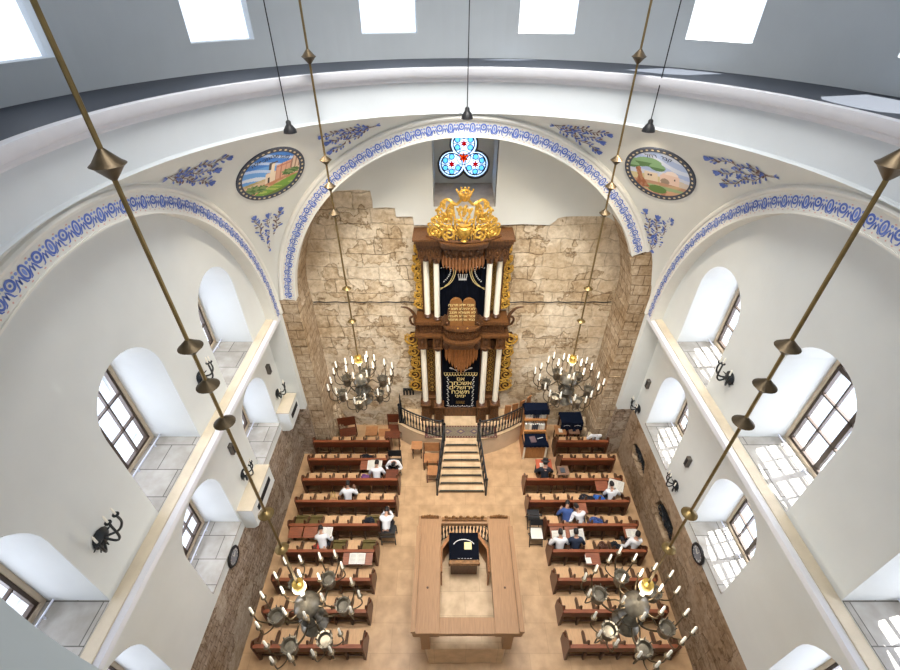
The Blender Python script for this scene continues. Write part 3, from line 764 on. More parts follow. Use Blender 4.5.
def wall_unit(y0, y1, label):
    r = thing('wall_unit', (CX - 5.9, (y0 + y1) / 2, 2.45), label, 'air conditioner', group='white boxed units on the left wall'); h = (y1 - y0) / 2
    mb = MB(); mb.prism([(0, 0), (.24, 0), (.38, .12), (.38, .83), (0, .83)], lambda a, b, d: (a, d, b), -h, h); mb.build('casing', PLASTER_SIDE, r)
    mb = MB(); mb.box(0, .40, -h - .01, h + .01, .83, .86); mb.build('top', LEDGE, r)
    mb = MB(); mb.box(.375, .392, -h * .62, h * .72, .42, .60); mb.build('outlet_slot', BLACK, r)
    mb = MB(); [mb.box(.39, .396, -h * .6, h * .7, .44 + .04 * i, .448 + .04 * i) for i in range(4)]; mb.build('louvre', IRON, r)
wall_unit(9.80, 10.68, 'white boxed air unit with a dark slot beside the front left corner pier')
wall_unit(6.45, 7.85, 'white boxed air unit with a dark slot between the lower left windows')
# dark iron lamps lying in the two broken hollows of the right wall
for y, z, l in ((9.4, 1.5, 'farther'), (7.15, 1.5, 'nearer')):
    r = thing('iron_lattice', (CX + 5.98, y, z), 'dark wrought iron scrollwork set in the %s hollow of the right stone wall' % l, 'ironwork', group='ironwork in the right wall hollows')
    mb = MB(); rnd = random.Random(int(y * 10))
    for k in range(9):
        c = -.44 + .11 * k; sp = spiral(c, rnd.uniform(-.08, .08), .02, .15, rnd.uniform(0, 6), 1.3, 14); mb.tube([(rnd.uniform(-.03, .03), a, b) for a, b in sp], .020, 5)
    mb.tube([(0, -.5, -.04), (0, .5, .06)], .028, 6); mb.tube([(0, -.5, .14), (0, .48, .2)], .02, 6); mb.build('scrollwork', IRON, r, True)
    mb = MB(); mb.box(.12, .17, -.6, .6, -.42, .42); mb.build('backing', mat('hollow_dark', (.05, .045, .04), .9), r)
# ------------------------------------------------------------------ platform, stair and railings
ZP = .95
def plat_y(u): return 10.62 + .155 * u * u
PU = [-2.35 + 4.7 * i / 40 for i in range(41)]
outline = [(CX + u, plat_y(u)) for u in PU] + [(CX + 2.35, 12.19), (CX - 2.35, 12.19)]
mb = MB(); mb.prism(outline, lambda a, b, d: (a, b, d), 0.0, ZP - .05)
plat = struct(mb.build('floor_platform', mat('platform_plaster', (.66, .50, .34), .6, noise=.15, nscale=2)))
mb = MB(); mb.prism([(x + (0), y - .03) if y < 12 else (x, y) for x, y in outline], lambda a, b, d: (a, b, d), ZP - .05, ZP); mb.build('paving', PLATF, plat)
st = thing('stone_stair', (CX, 9.1, 0), 'flight of seven pale stone steps with dark nosings leading up to the ark platform', 'stairs')
NS = 7; rise = ZP / NS; run = (10.66 - 9.1) / NS
for k in range(NS):
    w = .80 - .035 * k
    mb = MB(); mb.box(-w, w, k * run, (k + 1) * run + (.02 if k < NS - 1 else .02), 0, (k + 1) * rise - (.001 if k == NS - 1 else 0)); s_ = mb.build('step', PLATF, st, bevel=.01)
    mb = MB(); mb.box(-w + .04, w - .04, k * run - .012, k * run + .03, (k + 1) * rise - .035, (k + 1) * rise + .006); mb.build('nosing_strip', IRON, s_)
def balustrade(name, pts, label, h=.86, gap=.125, group=None):
    """pts: floor points along the rail"""
    P0 = Vector(pts[0]); r = thing(name, P0, label, 'railing', group=group); pts = [Vector(p) - P0 for p in pts]
    L = [0]
    for a, b in zip(pts, pts[1:]): L.append(L[-1] + (b - a).length)
    def at(t):
        for i in range(len(pts) - 1):
            if t <= L[i + 1] or i == len(pts) - 2: f = (t - L[i]) / max(1e-9, L[i + 1] - L[i]); return pts[i].lerp(pts[i + 1], min(1, max(0, f)))
    up = Vector((0, 0, 1)); n = max(2, int(L[-1] / .08)); line = [at(L[-1] * i / n) for i in range(n + 1)]
    mb = MB(); mb.tube([p + up * h for p in line], .028, 8); mb.build('top_rail', IRON, r, True)
    mb = MB(); mb.tube([p + up * .07 for p in line], .016, 6); mb.tube([p + up * (h - .12) for p in line], .011, 6); mb.build('lower_rail', IRON, r, True)
    m = int(L[-1] / gap); mb = MB()
    for i in range(1, m):
        p = at(L[-1] * i / m); mb.lathe([(.018, .06), (.018, .3), (.034, .36), (.036, .46), (.02, .52), (.018, h)], tuple(p), 6)
    mb.build('balusters', IRON, r, True)
    for p in (pts[0], pts[-1]):
        mb = MB(); mb.lathe([(.035, .01), (.035, h + .04), (.05, h + .06), (.05, h + .09), (.02, h + .14)], tuple(p), 8); mb.build('newel_post', IRON, r, True)
    return r
bl = [(CX + u, plat_y(u) + .07, ZP) for u in [-2.28 + (2.28 - .66) * i / 14 for i in range(15)]]
br = [(CX + u, plat_y(u) + .07, ZP) for u in [.66 + (2.28 - .66) * i / 14 for i in range(15)]]
balustrade('iron_balustrade', bl, 'black iron balustrade curving along the platform edge left of the steps')
balustrade('iron_balustrade', br, 'black iron balustrade curving along the platform edge right of the steps')
for s, nm in ((-1, 'left'), (1, 'right')):
    a = (CX + s * .84, 9.02, 0); b = (CX + s * .60, 10.62, ZP - .02)
    balustrade('stair_handrail', [a, b], 'sloping black iron handrail down the %s side of the stone steps' % nm, .84, .26)
# tall lamp post, wooden lectern and low panel on the platform
r = thing('iron_post', (CX - 2.22, 11.55, ZP), 'tall tapering dark iron post at the left end of the ark platform', 'post')
mb = MB(); mb.lathe([(.07, 0), (.05, .2), (.045, .9), (.02, 1.35), (.0, 1.5)], (0, 0, 0), 8); mb.build('shaft', IRON, r, True)
mb = MB(); mb.box(-.1, .1, -.1, .1, 0, .05); mb.build('foot', IRON, r)
r = thing('wall_candelabrum', (CX - 1.95, 12.12, 2.05), 'small black candle bracket fixed to the stone wall left of the ark', 'wall lamp')
mb = MB(); mb.box(-.2, .2, 0, .05, -.05, .03); [mb.box(x - .03, x + .03, -.06, 0, -.22, .03) for x in (-.17, -.06, .06, .17)]; mb.build('bracket', IRON, r)
r = thing('platform_screen', (CX + 1.75, 11.72, ZP), 'curved low screen of four orange-brown wooden boards right of the ark', 'screen')
for k in range(4):
    a = .22 * k; x = .27 * k; mb = MB(); mb.M = Matrix.Translation((x, -.10 + .035 * k * k, 0)) @ Matrix.Rotation(.25 * k, 4, 'Z')
    mb.box(-.115, .115, -.02, .02, .02, .78 + .05 * k); mb.build('board', mat('orange_wood', (.40, .17, .06), .4, noise=.4, stretch=(4, 4, .5)), r, bevel=.008)
mb = MB(); mb.tube([(0, -.08, .3), (.27, -.05, .3), (.54, .06, .3), (.81, .24, .3)], .02, 6); mb.build('rail', WOOD_DARK, r)

# patterned runner before the ark
r = thing('patterned_carpet', (CX, 11.05, ZP + .002), 'long patterned red and grey carpet laid across the platform before the ark', 'carpet')
mb = MB(); mb.box(-1.32, 1.32, -.30, .27, 0, .012); mb.build('pile', mat('carpet_red', (.14, .05, .04), .95, noise=.4, nscale=20), r)
mb = MB(); mb.box(-1.22, 1.22, -.23, .20, .012, .016); fld = mb.build('field', mat('carpet_field', (.20, .16, .11), .95, noise=.4, nscale=25), r)
mb = MB()
for k in range(5):
    x = -.98 + .49 * k; mb.prism([(x - .17, 0), (x, -.12), (x + .17, 0), (x, .12)], lambda a, b, d: (a, b - .015, d), .016, .019)
mb.build('lozenges', mat('carpet_dark', (.10, .07, .08), .95), fld)
mb = MB()
for k in range(5):
    x = -.98 + .49 * k; mb.prism([(x - .08, 0), (x, -.05), (x + .08, 0), (x, .05)], lambda a, b, d: (a, b - .015, d), .019, .021)
for k in range(26):
    x = -1.25 + .1 * k; mb.box(x - .02, x + .02, -.285, -.25, .012, .0165); mb.box(x - .02, x + .02, .22, .255, .012, .0165)
mb.build('rosettes', mat('carpet_pale', (.30, .22, .13), .95), fld)

# ------------------------------------------------------------------ the ark
ark = thing('torah_ark', (ARK, 12.0, ZP), 'towering carved walnut ark with cream columns, navy curtains and a gilded crown crest', 'ark')
AX = lambda x, y, z: (x, y - 12.0, z - ZP)
def part(mb, name, m, parent=ark, smooth=False, bevel=0):
    mb.v = [AX(*p) for p in mb.v]; return mb.build(name, m, parent, smooth, None, bevel)
XI, XO = .79, 1.28; XIU, XOU = .78, 1.09
YC, YCO = 11.66, 11.76
Z1, Z2, Z3, Z4 = 1.83, 4.27, 5.66, 7.61
# plinth and rear body
mb = MB(); mb.box(-1.45, 1.45, 11.86, 12.19, ZP, 1.9); mb.box(-.62, .62, 11.80, 12.19, ZP, 1.40); part(mb, 'plinth', WOOD_ARK, bevel=.01)
mb = MB(); mb.box(-1.42, 1.42, 12.0, 12.19, 1.9, 4.5); mb.box(-1.25, 1.25, 12.0, 12.19, 5.5, 8.2); part(mb, 'back_panel', WOOD_ARK)
for s in (-1, 1):
    for xo, yo in ((XI, YC), (XO, YCO)):
        mb = MB(); w = .15; mb.box(s * xo - w, s * xo + w, yo - w, yo + w + .15, ZP, Z1 - .12); mb.box(s * xo - .19, s * xo + .19, yo - .19, yo + .19, Z1 - .12, Z1 - .05); mb.box(s * xo - .20, s * xo + .20, yo - .20, yo + .20, ZP, ZP + .08)
        ped = part(mb, 'pedestal', WOOD_ARK, bevel=.012)
        mb = MB(); mb.box(s * xo - .10, s * xo + .10, yo - w - .012, yo - w, ZP + .18, Z1 - .22); part(mb, 'pedestal_panel', WOOD_CARV, ped)
        for za, zb, x, y, rr in ((Z1 - .05, Z2 + .12, s * xo, yo, .098), (Z3 - .02, Z4 + .05, s * (XIU if xo == XI else XOU), yo + (.02 if xo == XI else .06), .088)):
            mb = MB(); mb.lathe([(rr * 1.02, 0), (rr * 1.02, .3), (rr * .98, (zb - za) * .6), (rr * .92, zb - za)], (x, y, za), 20); col = part(mb, 'column', CREAM, ark, True)
            mb = MB(); mb.lathe([(rr * 1.5, 0), (rr * 1.5, .03), (rr * 1.25, .05), (rr * 1.3, .08), (rr * 1.05, .1)], (x, y, za), 16); part(mb, 'column_base', WOOD_DARK, col, True)
            mb = MB(); mb.lathe([(rr * 1.0, 0), (rr * 1.15, .03), (rr * 1.1, .06), (rr * 1.4, .15), (rr * 1.75, .22), (rr * 1.7, .25)], (x, y, zb - .03), 14)
            for q in range(8):
                a = 2 * PI * q / 8; mb.ball((x + rr * 1.35 * math.cos(a), y + rr * 1.35 * math.sin(a), zb + .13), (.025, .025, .05), 6, 5)
            part(mb, 'capital', WOOD_DARK, col, True)
    # carved gilt fretwork between the columns, low and high
    for xm, wd, za, zb, y in ((s * (XI + XO) / 2, .30, 2.15, 4.25, 11.97), (s * (XIU + XOU) / 2, .17, 5.75, 7.6, 11.97)):
        mb = MB(); mb.box(xm - wd / 2, xm + wd / 2, y, y + .02, za, zb); fp = part(mb, 'fret_panel', WOOD_CARV)
        mb = MB(); k = int((zb - za) / .2)
        for i in range(k):
            z = za + .1 + i * .2
            mb.tube([(xm + wd * .30 * math.cos(q), y - .01, z + .085 * math.sin(q)) for q in [2 * PI * j / 12 for j in range(12)]], .014, 5, True)
            mb.ball((xm, y - .01, z), (.025, .02, .04), 6, 5)
        for e in (-1, 1): mb.tube([(xm + e * wd * .42, y - .01, za), (xm + e * wd * .42, y - .01, zb)], .014, 5)
        part(mb, 'fretwork', GOLD_D, fp, True)

def side_wing(s, x0, z0, z1, wmax, lob, label):
    """lacy gilded scroll wing fixed at the side"""
    mb = MB(); n = lob; hz = (z1 - z0) / n; y = 12.08
    for i in range(n):
        z = z0 + (i + .5) * hz; w = wmax * (.85 + .15 * math.sin(i * 1.7 + 1))
        mb.tube([(s * (x0 + a), y, z + b) for a, b in spiral(w * .55, 0, .03, min(hz * .48, w * .5), i * .5, 1.75, 26)], .026, 6)
        mb.tube([(s * (x0 + a), y - .01, z + b) for a, b in spiral(w * .22, hz * .38, .015, hz * .2, 2 + i, -1.2, 14)], .018, 5)
        mb.tube([(s * (x0 + a), y - .01, z + b) for a, b in spiral(w * .86, hz * .36, .012, hz * .15, 1 + i, 1.2, 14)], .018, 5)
        mb.tube(smooth_path([(s * (x0 + .01), y, z - hz * .5), (s * (x0 + w * .5), y, z - hz * .42), (s * (x0 + w), y, z), (s * (x0 + w * .5), y, z + hz * .42), (s * (x0 + .01), y, z + hz * .5)], 5), .026, 6)
        for q in range(7):
            a = q * 1.26 + i; mb.ball((s * (x0 + w * .55 + w * .42 * math.cos(a)), y - .02, z + hz * .40 * math.sin(a)), (.03, .02, .04), 6, 5)
    mb.tube([(s * x0, y, z0), (s * x0, y, z1)], .03, 6)
    pl = [(x0, z0)]
    for i in range(n * 8 + 1):
        z = z0 + (z1 - z0) * i / (n * 8); pl.append((x0 + wmax * (.62 + .16 * abs(math.sin(PI * i / 8))), z))
    pl.append((x0, z1)); plate = MB(); plate.prism([(s * a, b) for a, b in pl], lambda a, b, d: (a, d, b), 12.11, 12.15)
    w_ = part(mb, 'scroll_wing', GOLD, ark, True); part(plate, 'wing_board', WOOD_DARK, w_); return w_
for s in (-1, 1):
    side_wing(s, 1.40, 2.05, 4.75, .50, 5, ''); side_wing(s, 1.20, 5.75, 8.0, .34, 7, '')
    mb = MB(); mb.tube(smooth_path([(s * 1.30, 11.9, 5.05), (s * 1.48, 11.82, 5.35), (s * 1.52, 11.8, 5.7), (s * 1.70, 11.75, 5.98), (s * 1.92, 11.72, 6.05)], 6), [.10 - .0035 * i for i in range(25)], 8)
    mb.tube(smooth_path([(s * 1.3, 11.9, 5.2), (s * 1.6, 11.84, 5.3), (s * 1.66, 11.8, 5.55), (s * 1.52, 11.8, 5.66)], 5), .04, 7)
    part(mb, 'horn_bracket', WOOD_CARV, ark, True)

# middle storey: side blocks and the bowed balcony
def slab_outline(half, yside, ybulge, wb, yback=12.19, n=20):
    pts = [(-half, yback), (-half, yside)]
    for i in range(n + 1):
        a = PI * (1 - i / n); pts.append((wb * math.cos(a), yside - (yside - ybulge) * math.sin(a) ** .8))
    return pts + [(half, yside), (half, yback)]
XY = lambda a, b, d: (a, b, d)
mb = MB()
for half, ys, yb, wb, z0, z1 in ((1.46, 11.50, 11.12, .60, 5.50, 5.60), (1.40, 11.56, 11.18, .57, 4.98, 5.02), (1.52, 11.44, 11.06, .62, 5.02, 5.10)):
    mb.prism(slab_outline(half, ys, yb, wb), XY, z0, z1)
part(mb, 'balcony_moulding', WOOD_ARK, ark, False, .008)
mb = MB(); mb.prism(slab_outline(1.36, 11.60, 11.20, .55), XY, 5.08, 5.51); bal = part(mb, 'balcony_front', WOOD_CARV)
mb = MB()
for i in range(11):     # carved relief on the bow
    a = PI * (1 - (i + .5) / 11); x = .56 * math.cos(a); y = 11.60 - .41 * math.sin(a) ** .8
    mb.tube([(x + .07 * math.cos(q) * abs(math.sin(a)), y - .01, 5.30 + .11 * math.sin(q)) for q in [2 * PI * j / 10 for j in range(10)]], .018, 5, True)
    mb.ball((x, y - .01, 5.30), (.03, .03, .05), 6, 5)
for s in (-1, 1):
    for i in range(3):
        x = s * (.72 + .22 * i); mb.tube([(x + .08 * math.cos(q), 11.59, 5.30 + .10 * math.sin(q)) for q in [2 * PI * j / 10 for j in range(10)]], .016, 5, True)
part(mb, 'carved_relief', WOOD_ARK, bal, True)
for s in (-1, 1):
    for xo in (XI, XO):
        mb = MB(); mb.box(s * xo - .15, s * xo + .15, 11.52, 12.1, 4.52, 5.0); mb.box(s * xo - .17, s * xo + .17, 11.50, 12.1, 4.50, 4.56)
        b_ = part(mb, 'corbel_block', WOOD_ARK, ark, False, .01)
        mb = MB(); mb.ball((s * xo, 11.52, 4.76), (.07, .03, .13), 8, 6); mb.tube([(s * xo + .09 * math.cos(q), 11.515, 4.76 + .16 * math.sin(q)) for q in [2 * PI * j / 12 for j in range(12)]], .014, 5, True)
        part(mb, 'carved_boss', WOOD_CARV, b_, True)
# underside of the bowed balcony
mb = MB(); n = 16; rows = 6; vs = []; fs = []
for j in range(rows + 1):
    t = j / rows; z = 4.99 - .62 * t; w = .56 - .16 * t ** 1.5; dpt = .40 * (1 - t ** 1.6)
    for i in range(n + 1):
        a = PI * (1 - i / n); vs.append((w * math.cos(a), 11.62 - dpt * math.sin(a) ** .8, z))
for j in range(rows):
    for i in range(n): fs.append((j * (n + 1) + i, j * (n + 1) + i + 1, (j + 1) * (n + 1) + i + 1, (j + 1) * (n + 1) + i))
mb.add(vs, fs); mb.box(-.56, .56, 11.62, 12.0, 4.37, 5.0); part(mb, 'balcony_bowl', WOOD_ARK, ark, True)
for s in (-1, 1):
    mb = MB(); mb.ball((s * .5, 11.5, 4.72), (.13, .1, .22), 10, 7); mb.ball((s * .5, 11.42, 4.72), (.06, .05, .1), 8, 6); part(mb, 'carved_volute', WOOD_CARV, ark, True)
def valance(zt, zb_mid, zb_side, y, half, n, bow):
    """hanging fluted boards, longest in the middle"""
    for i in range(n):
        u = -half + 2 * half * (i + .5) / n; t = abs(u) / half; w = half / n
        zb = zb_mid + (zb_side - zb_mid) * t ** 1.1; yy = y - bow * (1 - t * t)
        mb = MB(); mb.prism([(u - w, zt), (u - w, zb + .12), (u, zb - .04), (u + w, zb + .12), (u + w, zt)], lambda a, b, d: (a, d - .02 * math.cos((a - u) / w * 1.5), b), yy, yy + .03)
        mb.lathe([(w * .62, 0), (w * .70, (zt - zb) * .5), (w * .62, zt - zb)], (u, yy, zb + .04), 8)
        part(mb, 'valance_board', COPPER, ark, True)
valance(4.55, 3.45, 4.05, 11.62, .55, 11, .10)
valance(7.95, 7.33, 7.50, 11.70, .62, 13, .08)

# upper entablature, slab and crest
for s in (-1, 1):
    mb = MB(); x0, x1 = sorted((s * .62, s * 1.30)); mb.box(x0, x1, 11.52, 12.19, 7.84, 8.22); mb.box(x0 - .03, x1 + .03, 11.48, 12.19, 8.18, 8.26)
    ent = part(mb, 'entablature', WOOD_CARV, ark, False, .012)
mb = MB()
for s in (-1, 1):
    for i in range(3):
        x = s * (.74 + .22 * i)
        mb.tube([(x + .075 * math.cos(q), 11.505, 8.02 + .13 * math.sin(q)) for q in [2 * PI * j / 10 for j in range(10)]], .016, 5, True); mb.ball((x, 11.505, 8.02), (.03, .02, .06), 6, 5)
    for xo in (.70, .95, 1.2):
        mb.prism([(s * xo - .06, 7.86), (s * xo, 7.66), (s * xo + .06, 7.86)], lambda a, b, d: (a, d, b), 11.50, 11.55)
part(mb, 'carving', WOOD_ARK, ent, True)
mb = MB(); mb.prism(slab_outline(1.34, 11.46, 11.22, .66), XY, 8.26, 8.34); mb.prism(slab_outline(1.38, 11.40, 11.10, .68), XY, 8.34, 8.44); mb.prism(slab_outline(1.42, 11.36, 11.04, .70), XY, 8.44, 8.50)
part(mb, 'cornice_slab', WOOD_ARK, ark, False, .01)
mb = MB(); n = 16; vs = []; fs = []
for j in range(7):
    t = j / 6; z = 8.28 - .42 * t; w = .60 - .10 * t; dp = .42 * (1 - .65 * t ** 1.3)
    for i in range(n + 1): a = PI * (1 - i / n); vs.append((w * math.cos(a), 11.66 - dp * math.sin(a) ** .8, z))
for j in range(6):
    for i in range(n): fs.append((j * (n + 1) + i, j * (n + 1) + i + 1, (j + 1) * (n + 1) + i + 1, (j + 1) * (n + 1) + i))
mb.add(vs, fs); bw = part(mb, 'canopy_bowl', WOOD_CARV, ark, True)
mb = MB()
for i in range(9):
    a = PI * (1 - (i + .5) / 9); mb.ball((.58 * math.cos(a), 11.68 - .42 * math.sin(a) ** .8, 8.14), (.06, .04, .09), 7, 5)
    mb.ball((.53 * math.cos(a), 11.68 - .32 * math.sin(a) ** .8, 7.95), (.045, .04, .07), 7, 5)
part(mb, 'carved_leaves', WOOD_ARK, bw, True)

# crest: bowed gilded openwork
def cy(u): return 11.08 + .42 * (abs(u) / 1.02) ** 2
def C3(u, z, d=0.): return (u, cy(u) + .10 + d, 8.50 + z)
def ctube(mb, pts, r, n=6, d=0.): mb.tube([C3(a, b, d) for a, b in pts], r, n)
mb = MB()
for s in (-1, 1):
    f = lambda pts: [(s * a, b) for a, b in pts]
    ctube(mb, f(spiral(.78, .20, .03, .20, .3, 2.0, 34)), .040, 7)                       # big foot volutes
    mb.ball(C3(s * .78, .20), (.06, .05, .06), 8, 6)
    ctube(mb, f(spiral(.40, .24, .03, .20, 2.4, -1.6, 26)), .036, 6, -.03)
    ctube(mb, f(smooth_path([Vector((.62, .36, 0)), Vector((.70, .52, 0)), Vector((.60, .62, 0)), Vector((.72, .78, 0)), Vector((.58, .92, 0)), Vector((.62, 1.08, 0)), Vector((.50, 1.16, 0)), Vector((.36, 1.08, 0))], 6)) if False else
          [(s * p.x, p.y) for p in smooth_path([Vector(q) for q in ((.66, .38, 0), (.84, .50, 0), (.74, .66, 0), (.66, .62, 0), (.70, .84, 0), (.60, .98, 0), (.52, .92, 0), (.56, 1.10, 0), (.44, 1.17, 0), (.30, 1.10, 0))], 6)], .038, 7)
    for (x, z, r, a0, t) in ((.80, .52, .11, 1, 1.3), (.66, .80, .10, 2, -1.3), (.55, 1.03, .09, .5, 1.3), (.92, .36, .09, 3, 1.2), (.44, .62, .10, 4, 1.4), (.36, .86, .08, 1, -1.2), (.22, .30, .10, 2, 1.4), (.56, .42, .10, 0, -1.3), (.20, .62, .07, 3, 1.2)):
        ctube(mb, f(spiral(x, z, .015, r, a0, t, 18)), .026, 6, -.02)
    ctube(mb, [(s * p.x, p.y) for p in smooth_path([Vector(q) for q in ((.32, 1.12, 0), (.29, .9, 0), (.25, .6, 0), (.24, .3, 0))], 6)], .034, 7)   # shield side
    ctube(mb, [(s * p.x, p.y) for p in smooth_path([Vector(q) for q in ((.34, 1.13, 0), (.22, 1.07, 0), (.14, 1.14, 0), (.08, 1.2, 0), (0, 1.2, 0))], 6)], .038, 7)
    rnd = random.Random(11)
    for i in range(120):                                                               # acanthus leaves
        t = rnd.random(); a = rnd.uniform(0, PI); lim = .98 - .62 * t
        x = rnd.uniform(.3 if t > .3 else .05, max(.32, lim)); z = .08 + 1.02 * t
        p = C3(s * x, z, rnd.uniform(-.05, .03)); mb.ball(p, (rnd.uniform(.02, .045), .03, rnd.uniform(.03, .07)), 6, 5)
crest = part(mb, 'crest_scrollwork', GOLD, ark, True)
mb = MB()
mb.lathe([(.05, 0), (.10, .03), (.05, .08), (.13, .18), (.19, .30), (.20, .42), (.15, .46), (.17, .50)], C3(0, .06, -.04), 16)   # urn
for i in range(14):
    a = i * .45; mb.ball(C3(.13 * math.cos(a * 3), .58 + .035 * i, -.02), (.045, .04, .05), 7, 5)
for s in (-1, 1):
    ctube(mb, [(s * p.x, p.y) for p in smooth_path([Vector(q) for q in ((.05, .62, 0), (.12, .82, 0), (.2, .98, 0), (.1, .9, 0))], 5)], .028, 6, -.03)
mb.ball(C3(0, .92, -.04), (.06, .05, .13), 8, 6)
part(mb, 'crest_urn', GOLD, crest, True)
mb = MB()                                                                             # the crown on top
n = 24
mb.tube([C3(.13 * math.cos(q), 1.30, .13 * math.sin(q)) for q in [2 * PI * j / n for j in range(n)]], .024, 6, True)
mb.tube([C3(.17 * math.cos(q), 1.37, .17 * math.sin(q)) for q in [2 * PI * j / n for j in range(n)]], .018, 6, True)
for j in range(7):
    q = 2 * PI * j / 7 + PI / 2 * 3; c, s_ = math.cos(q), math.sin(q)
    mb.tube([C3(.13 * c, 1.26, .13 * s_), C3(.19 * c, 1.38, .19 * s_), C3(.22 * c, 1.43, .22 * s_)], .018, 6); mb.ball(C3(.22 * c, 1.44, .22 * s_), .026, 7, 5)
    mb.tube([C3(.17 * c, 1.38, .17 * s_), C3(.10 * c, 1.44, .10 * s_), C3(0, 1.47, 0)], .014, 5)
mb.ball(C3(0, 1.50), .035, 8, 6); mb.lathe([(.09, 0), (.13, .08)], C3(0, 1.18), 16)
part(mb, 'crown', GOLD, crest, True)
mb = MB(); mb.tube([C3(u / 20 * 1.02, .03, -.02) for u in range(-20, 21)], .05, 8); part(mb, 'crest_rail', WOOD_ARK, crest, True)

# curtains
def curtain(name, x0, x1, z0, z1, y, folds):
    mb = MB(); n = 80; vs = []; fs = []
    for i in range(n + 1):
        x = x0 + (x1 - x0) * i / n; d = .018 * math.sin(i / n * folds * 2 * PI); vs += [(x, y + d, z0), (x, y + d, z1)]
    for i in range(n): fs.append((2 * i, 2 * i + 2, 2 * i + 3, 2 * i + 1))
    mb.add(vs, fs); mb.add([(x0, y + .05, z0), (x1, y + .05, z0), (x1, y + .05, z1), (x0, y + .05, z1)], [(0, 1, 2, 3)])
    return part(mb, name, NAVY, ark, True)
lc = curtain('lower_curtain', -.66, .66, 1.42, 4.6, 11.83, 7)
uc = curtain('upper_curtain', -.70, .70, 5.5, 7.9, 11.85, 8)
YL = 11.79
E1 = lambda a, b: AX(a, YL, b)
def stitched(): return MB()
em = MB()
for k in range(12):          # gold scallops
    x = -.58 + 1.16 * (k + .5) / 12; ribbon(em, [(x - .05, 3.18), (x - .035, 3.10), (x, 3.06), (x + .035, 3.10), (x + .05, 3.18)], .026, E1)
    blob(em, x - .05, 3.20, .022, .022, 0, E1, 8)
ribbon(em, [(-.60, 3.21), (.60, 3.21)], .014, E1)
em.build('gold_scallops', GOLD_T, lc)
em = MB(); text_rows = (('אם', 2.84, .20), ('אשכחך', 2.62, .23), ('ירושלים', 2.40, .23), ('תשכח', 2.18, .23), ('ימיני', 1.98, .20))
for t, z, sz in text_rows: text_mesh(t, sz * 1.15, lambda a, b, z=z: AX(a, YL - .004, z + b), em)
em.build('gold_inscription', GOLD_T, lc)
em = MB()
for z in (1.78, 1.74, 1.70, 1.66):
    rnd = random.Random(int(z * 100)); x = -.16
    while x < .16: w_ = rnd.uniform(.02, .05); ribbon(em, [(x, z), (x + w_, z)], .014, E1); x += w_ + .014
em.build('small_embroidery', GOLD_D, lc)
em = MB()
for s in (-1, 1):
    for k in range(15):
        z = 1.56 + 1.42 * k / 14; blob(em, s * (.46 + .015 * (-1) ** k), z, .030, .018, k, E1, 7); blob(em, s * (.44 - .015 * (-1) ** k), z + .05, .018, .010, k + 1, E1, 6)
for k in range(11):
    x = -.42 + .84 * k / 10; blob(em, x, 1.52 + .012 * (-1) ** k, .030, .018, k, E1, 7)
    blob(em, s * .0 + x + .04, 1.49, .018, .01, k, E1, 6)
for s in (-1, 1):            # leaf sprays and the little crown above
    blob(em, s * .34, 3.42, .07, .035, s * .4, E1, 9); ribbon(em, [(s * .30, 3.40), (s * .18, 3.33), (s * .12, 3.26)], .02, E1); ribbon(em, [(s * .2, 3.34), (s * .10, 3.36)], .02, E1)
ribbon(em, [(-.16, 3.52), (-.12, 3.44), (0, 3.42), (.12, 3.44), (.16, 3.52)], .03, E1)
em.build('silver_border', SILVER_T, lc)
em = MB(); E2 = lambda a, b: AX(a, 11.81, b)
for s in (-1, 1):            # tied-back drapes drawn in gold on the upper curtain
    for k, (off, w_) in enumerate(((0, .022), (.055, .018))):
        pts = [(s * (.20 + off), 7.42), (s * (.23 + off), 7.15), (s * (.34 + off), 6.90), (s * (.52 + off * .5), 6.74), (s * .68, 6.68 - off)]
        pp = [(p.x, p.y) for p in smooth_path([Vector((a, b, 0)) for a, b in pts], 5)]; ribbon(em, pp, w_, E2)
em.build('gold_drapes', GOLD_T, uc)
em = MB()
for s in (-1, 1):
    for k in range(8):
        t = k / 7; blob(em, s * (.36 + .20 * t * t), 7.32 - .40 * t, .028, .016, k, E2, 7)
    for k in range(5): blob(em, s * (.36 + .07 * k), 7.40 + .02 * math.sin(k), .026, .014, k, E2, 7)
for k in range(-2, 3): ribbon(em, [(k * .05, 7.0), (k * .065, 7.14)], .022, E2); blob(em, k * .065, 7.16, .018, .018, 0, E2, 7)
ribbon(em, [(-.12, 6.98), (.12, 6.98)], .035, E2); ribbon(em, [(-.11, 7.03), (.11, 7.03)], .018, E2)
em.build('silver_crown', SILVER_T, uc)
# tablets of the law on the balcony
tb = MB()
for s in (-1, 1):
    tb.prism([(s * .195 + .19 * math.cos(q), 6.42 + .19 * math.sin(q)) for q in [PI * j / 12 for j in range(13)]] + [(s * .195 - .19, 5.58), (s * .195 + .19, 5.58)], lambda a, b, d: (a, d, b), 11.34, 11.41)
tab = part(tb, 'tablets', mat('tablet_wood', (.26, .11, .03), .45, noise=.3, nscale=8), ark, False, .012)
tb = MB()
for s in (-1, 1):
    tb.prism([(s * .37, 5.58), (s * .66, 5.58), (s * .64, 5.86), (s * .54, 6.0), (s * .47, 5.96), (s * .44, 6.22), (s * .37, 6.26)], lambda a, b, d: (a, d, b), 11.36, 11.40)
    tb.ball((s * .48, 11.34, 5.70), (.05, .03, .05), 8, 6)
part(tb, 'tablet_scrolls', WOOD_CARV, ark, True)
tb = MB(); T3 = lambda cx, z: (lambda a, b: AX(cx + a, 11.332, z + b))
for col, cx in ((('אנכי יי', 'לא יהיה', 'לא תשא', 'זכור את', 'כבד את'), .195), (('לא תרצח', 'לא תנאף', 'לא תגנב', 'לא תענה', 'לא תחמד'), -.195)):
    for i, t in enumerate(col): text_mesh(t, .125, T3(cx, 6.34 - .135 * i), tb)
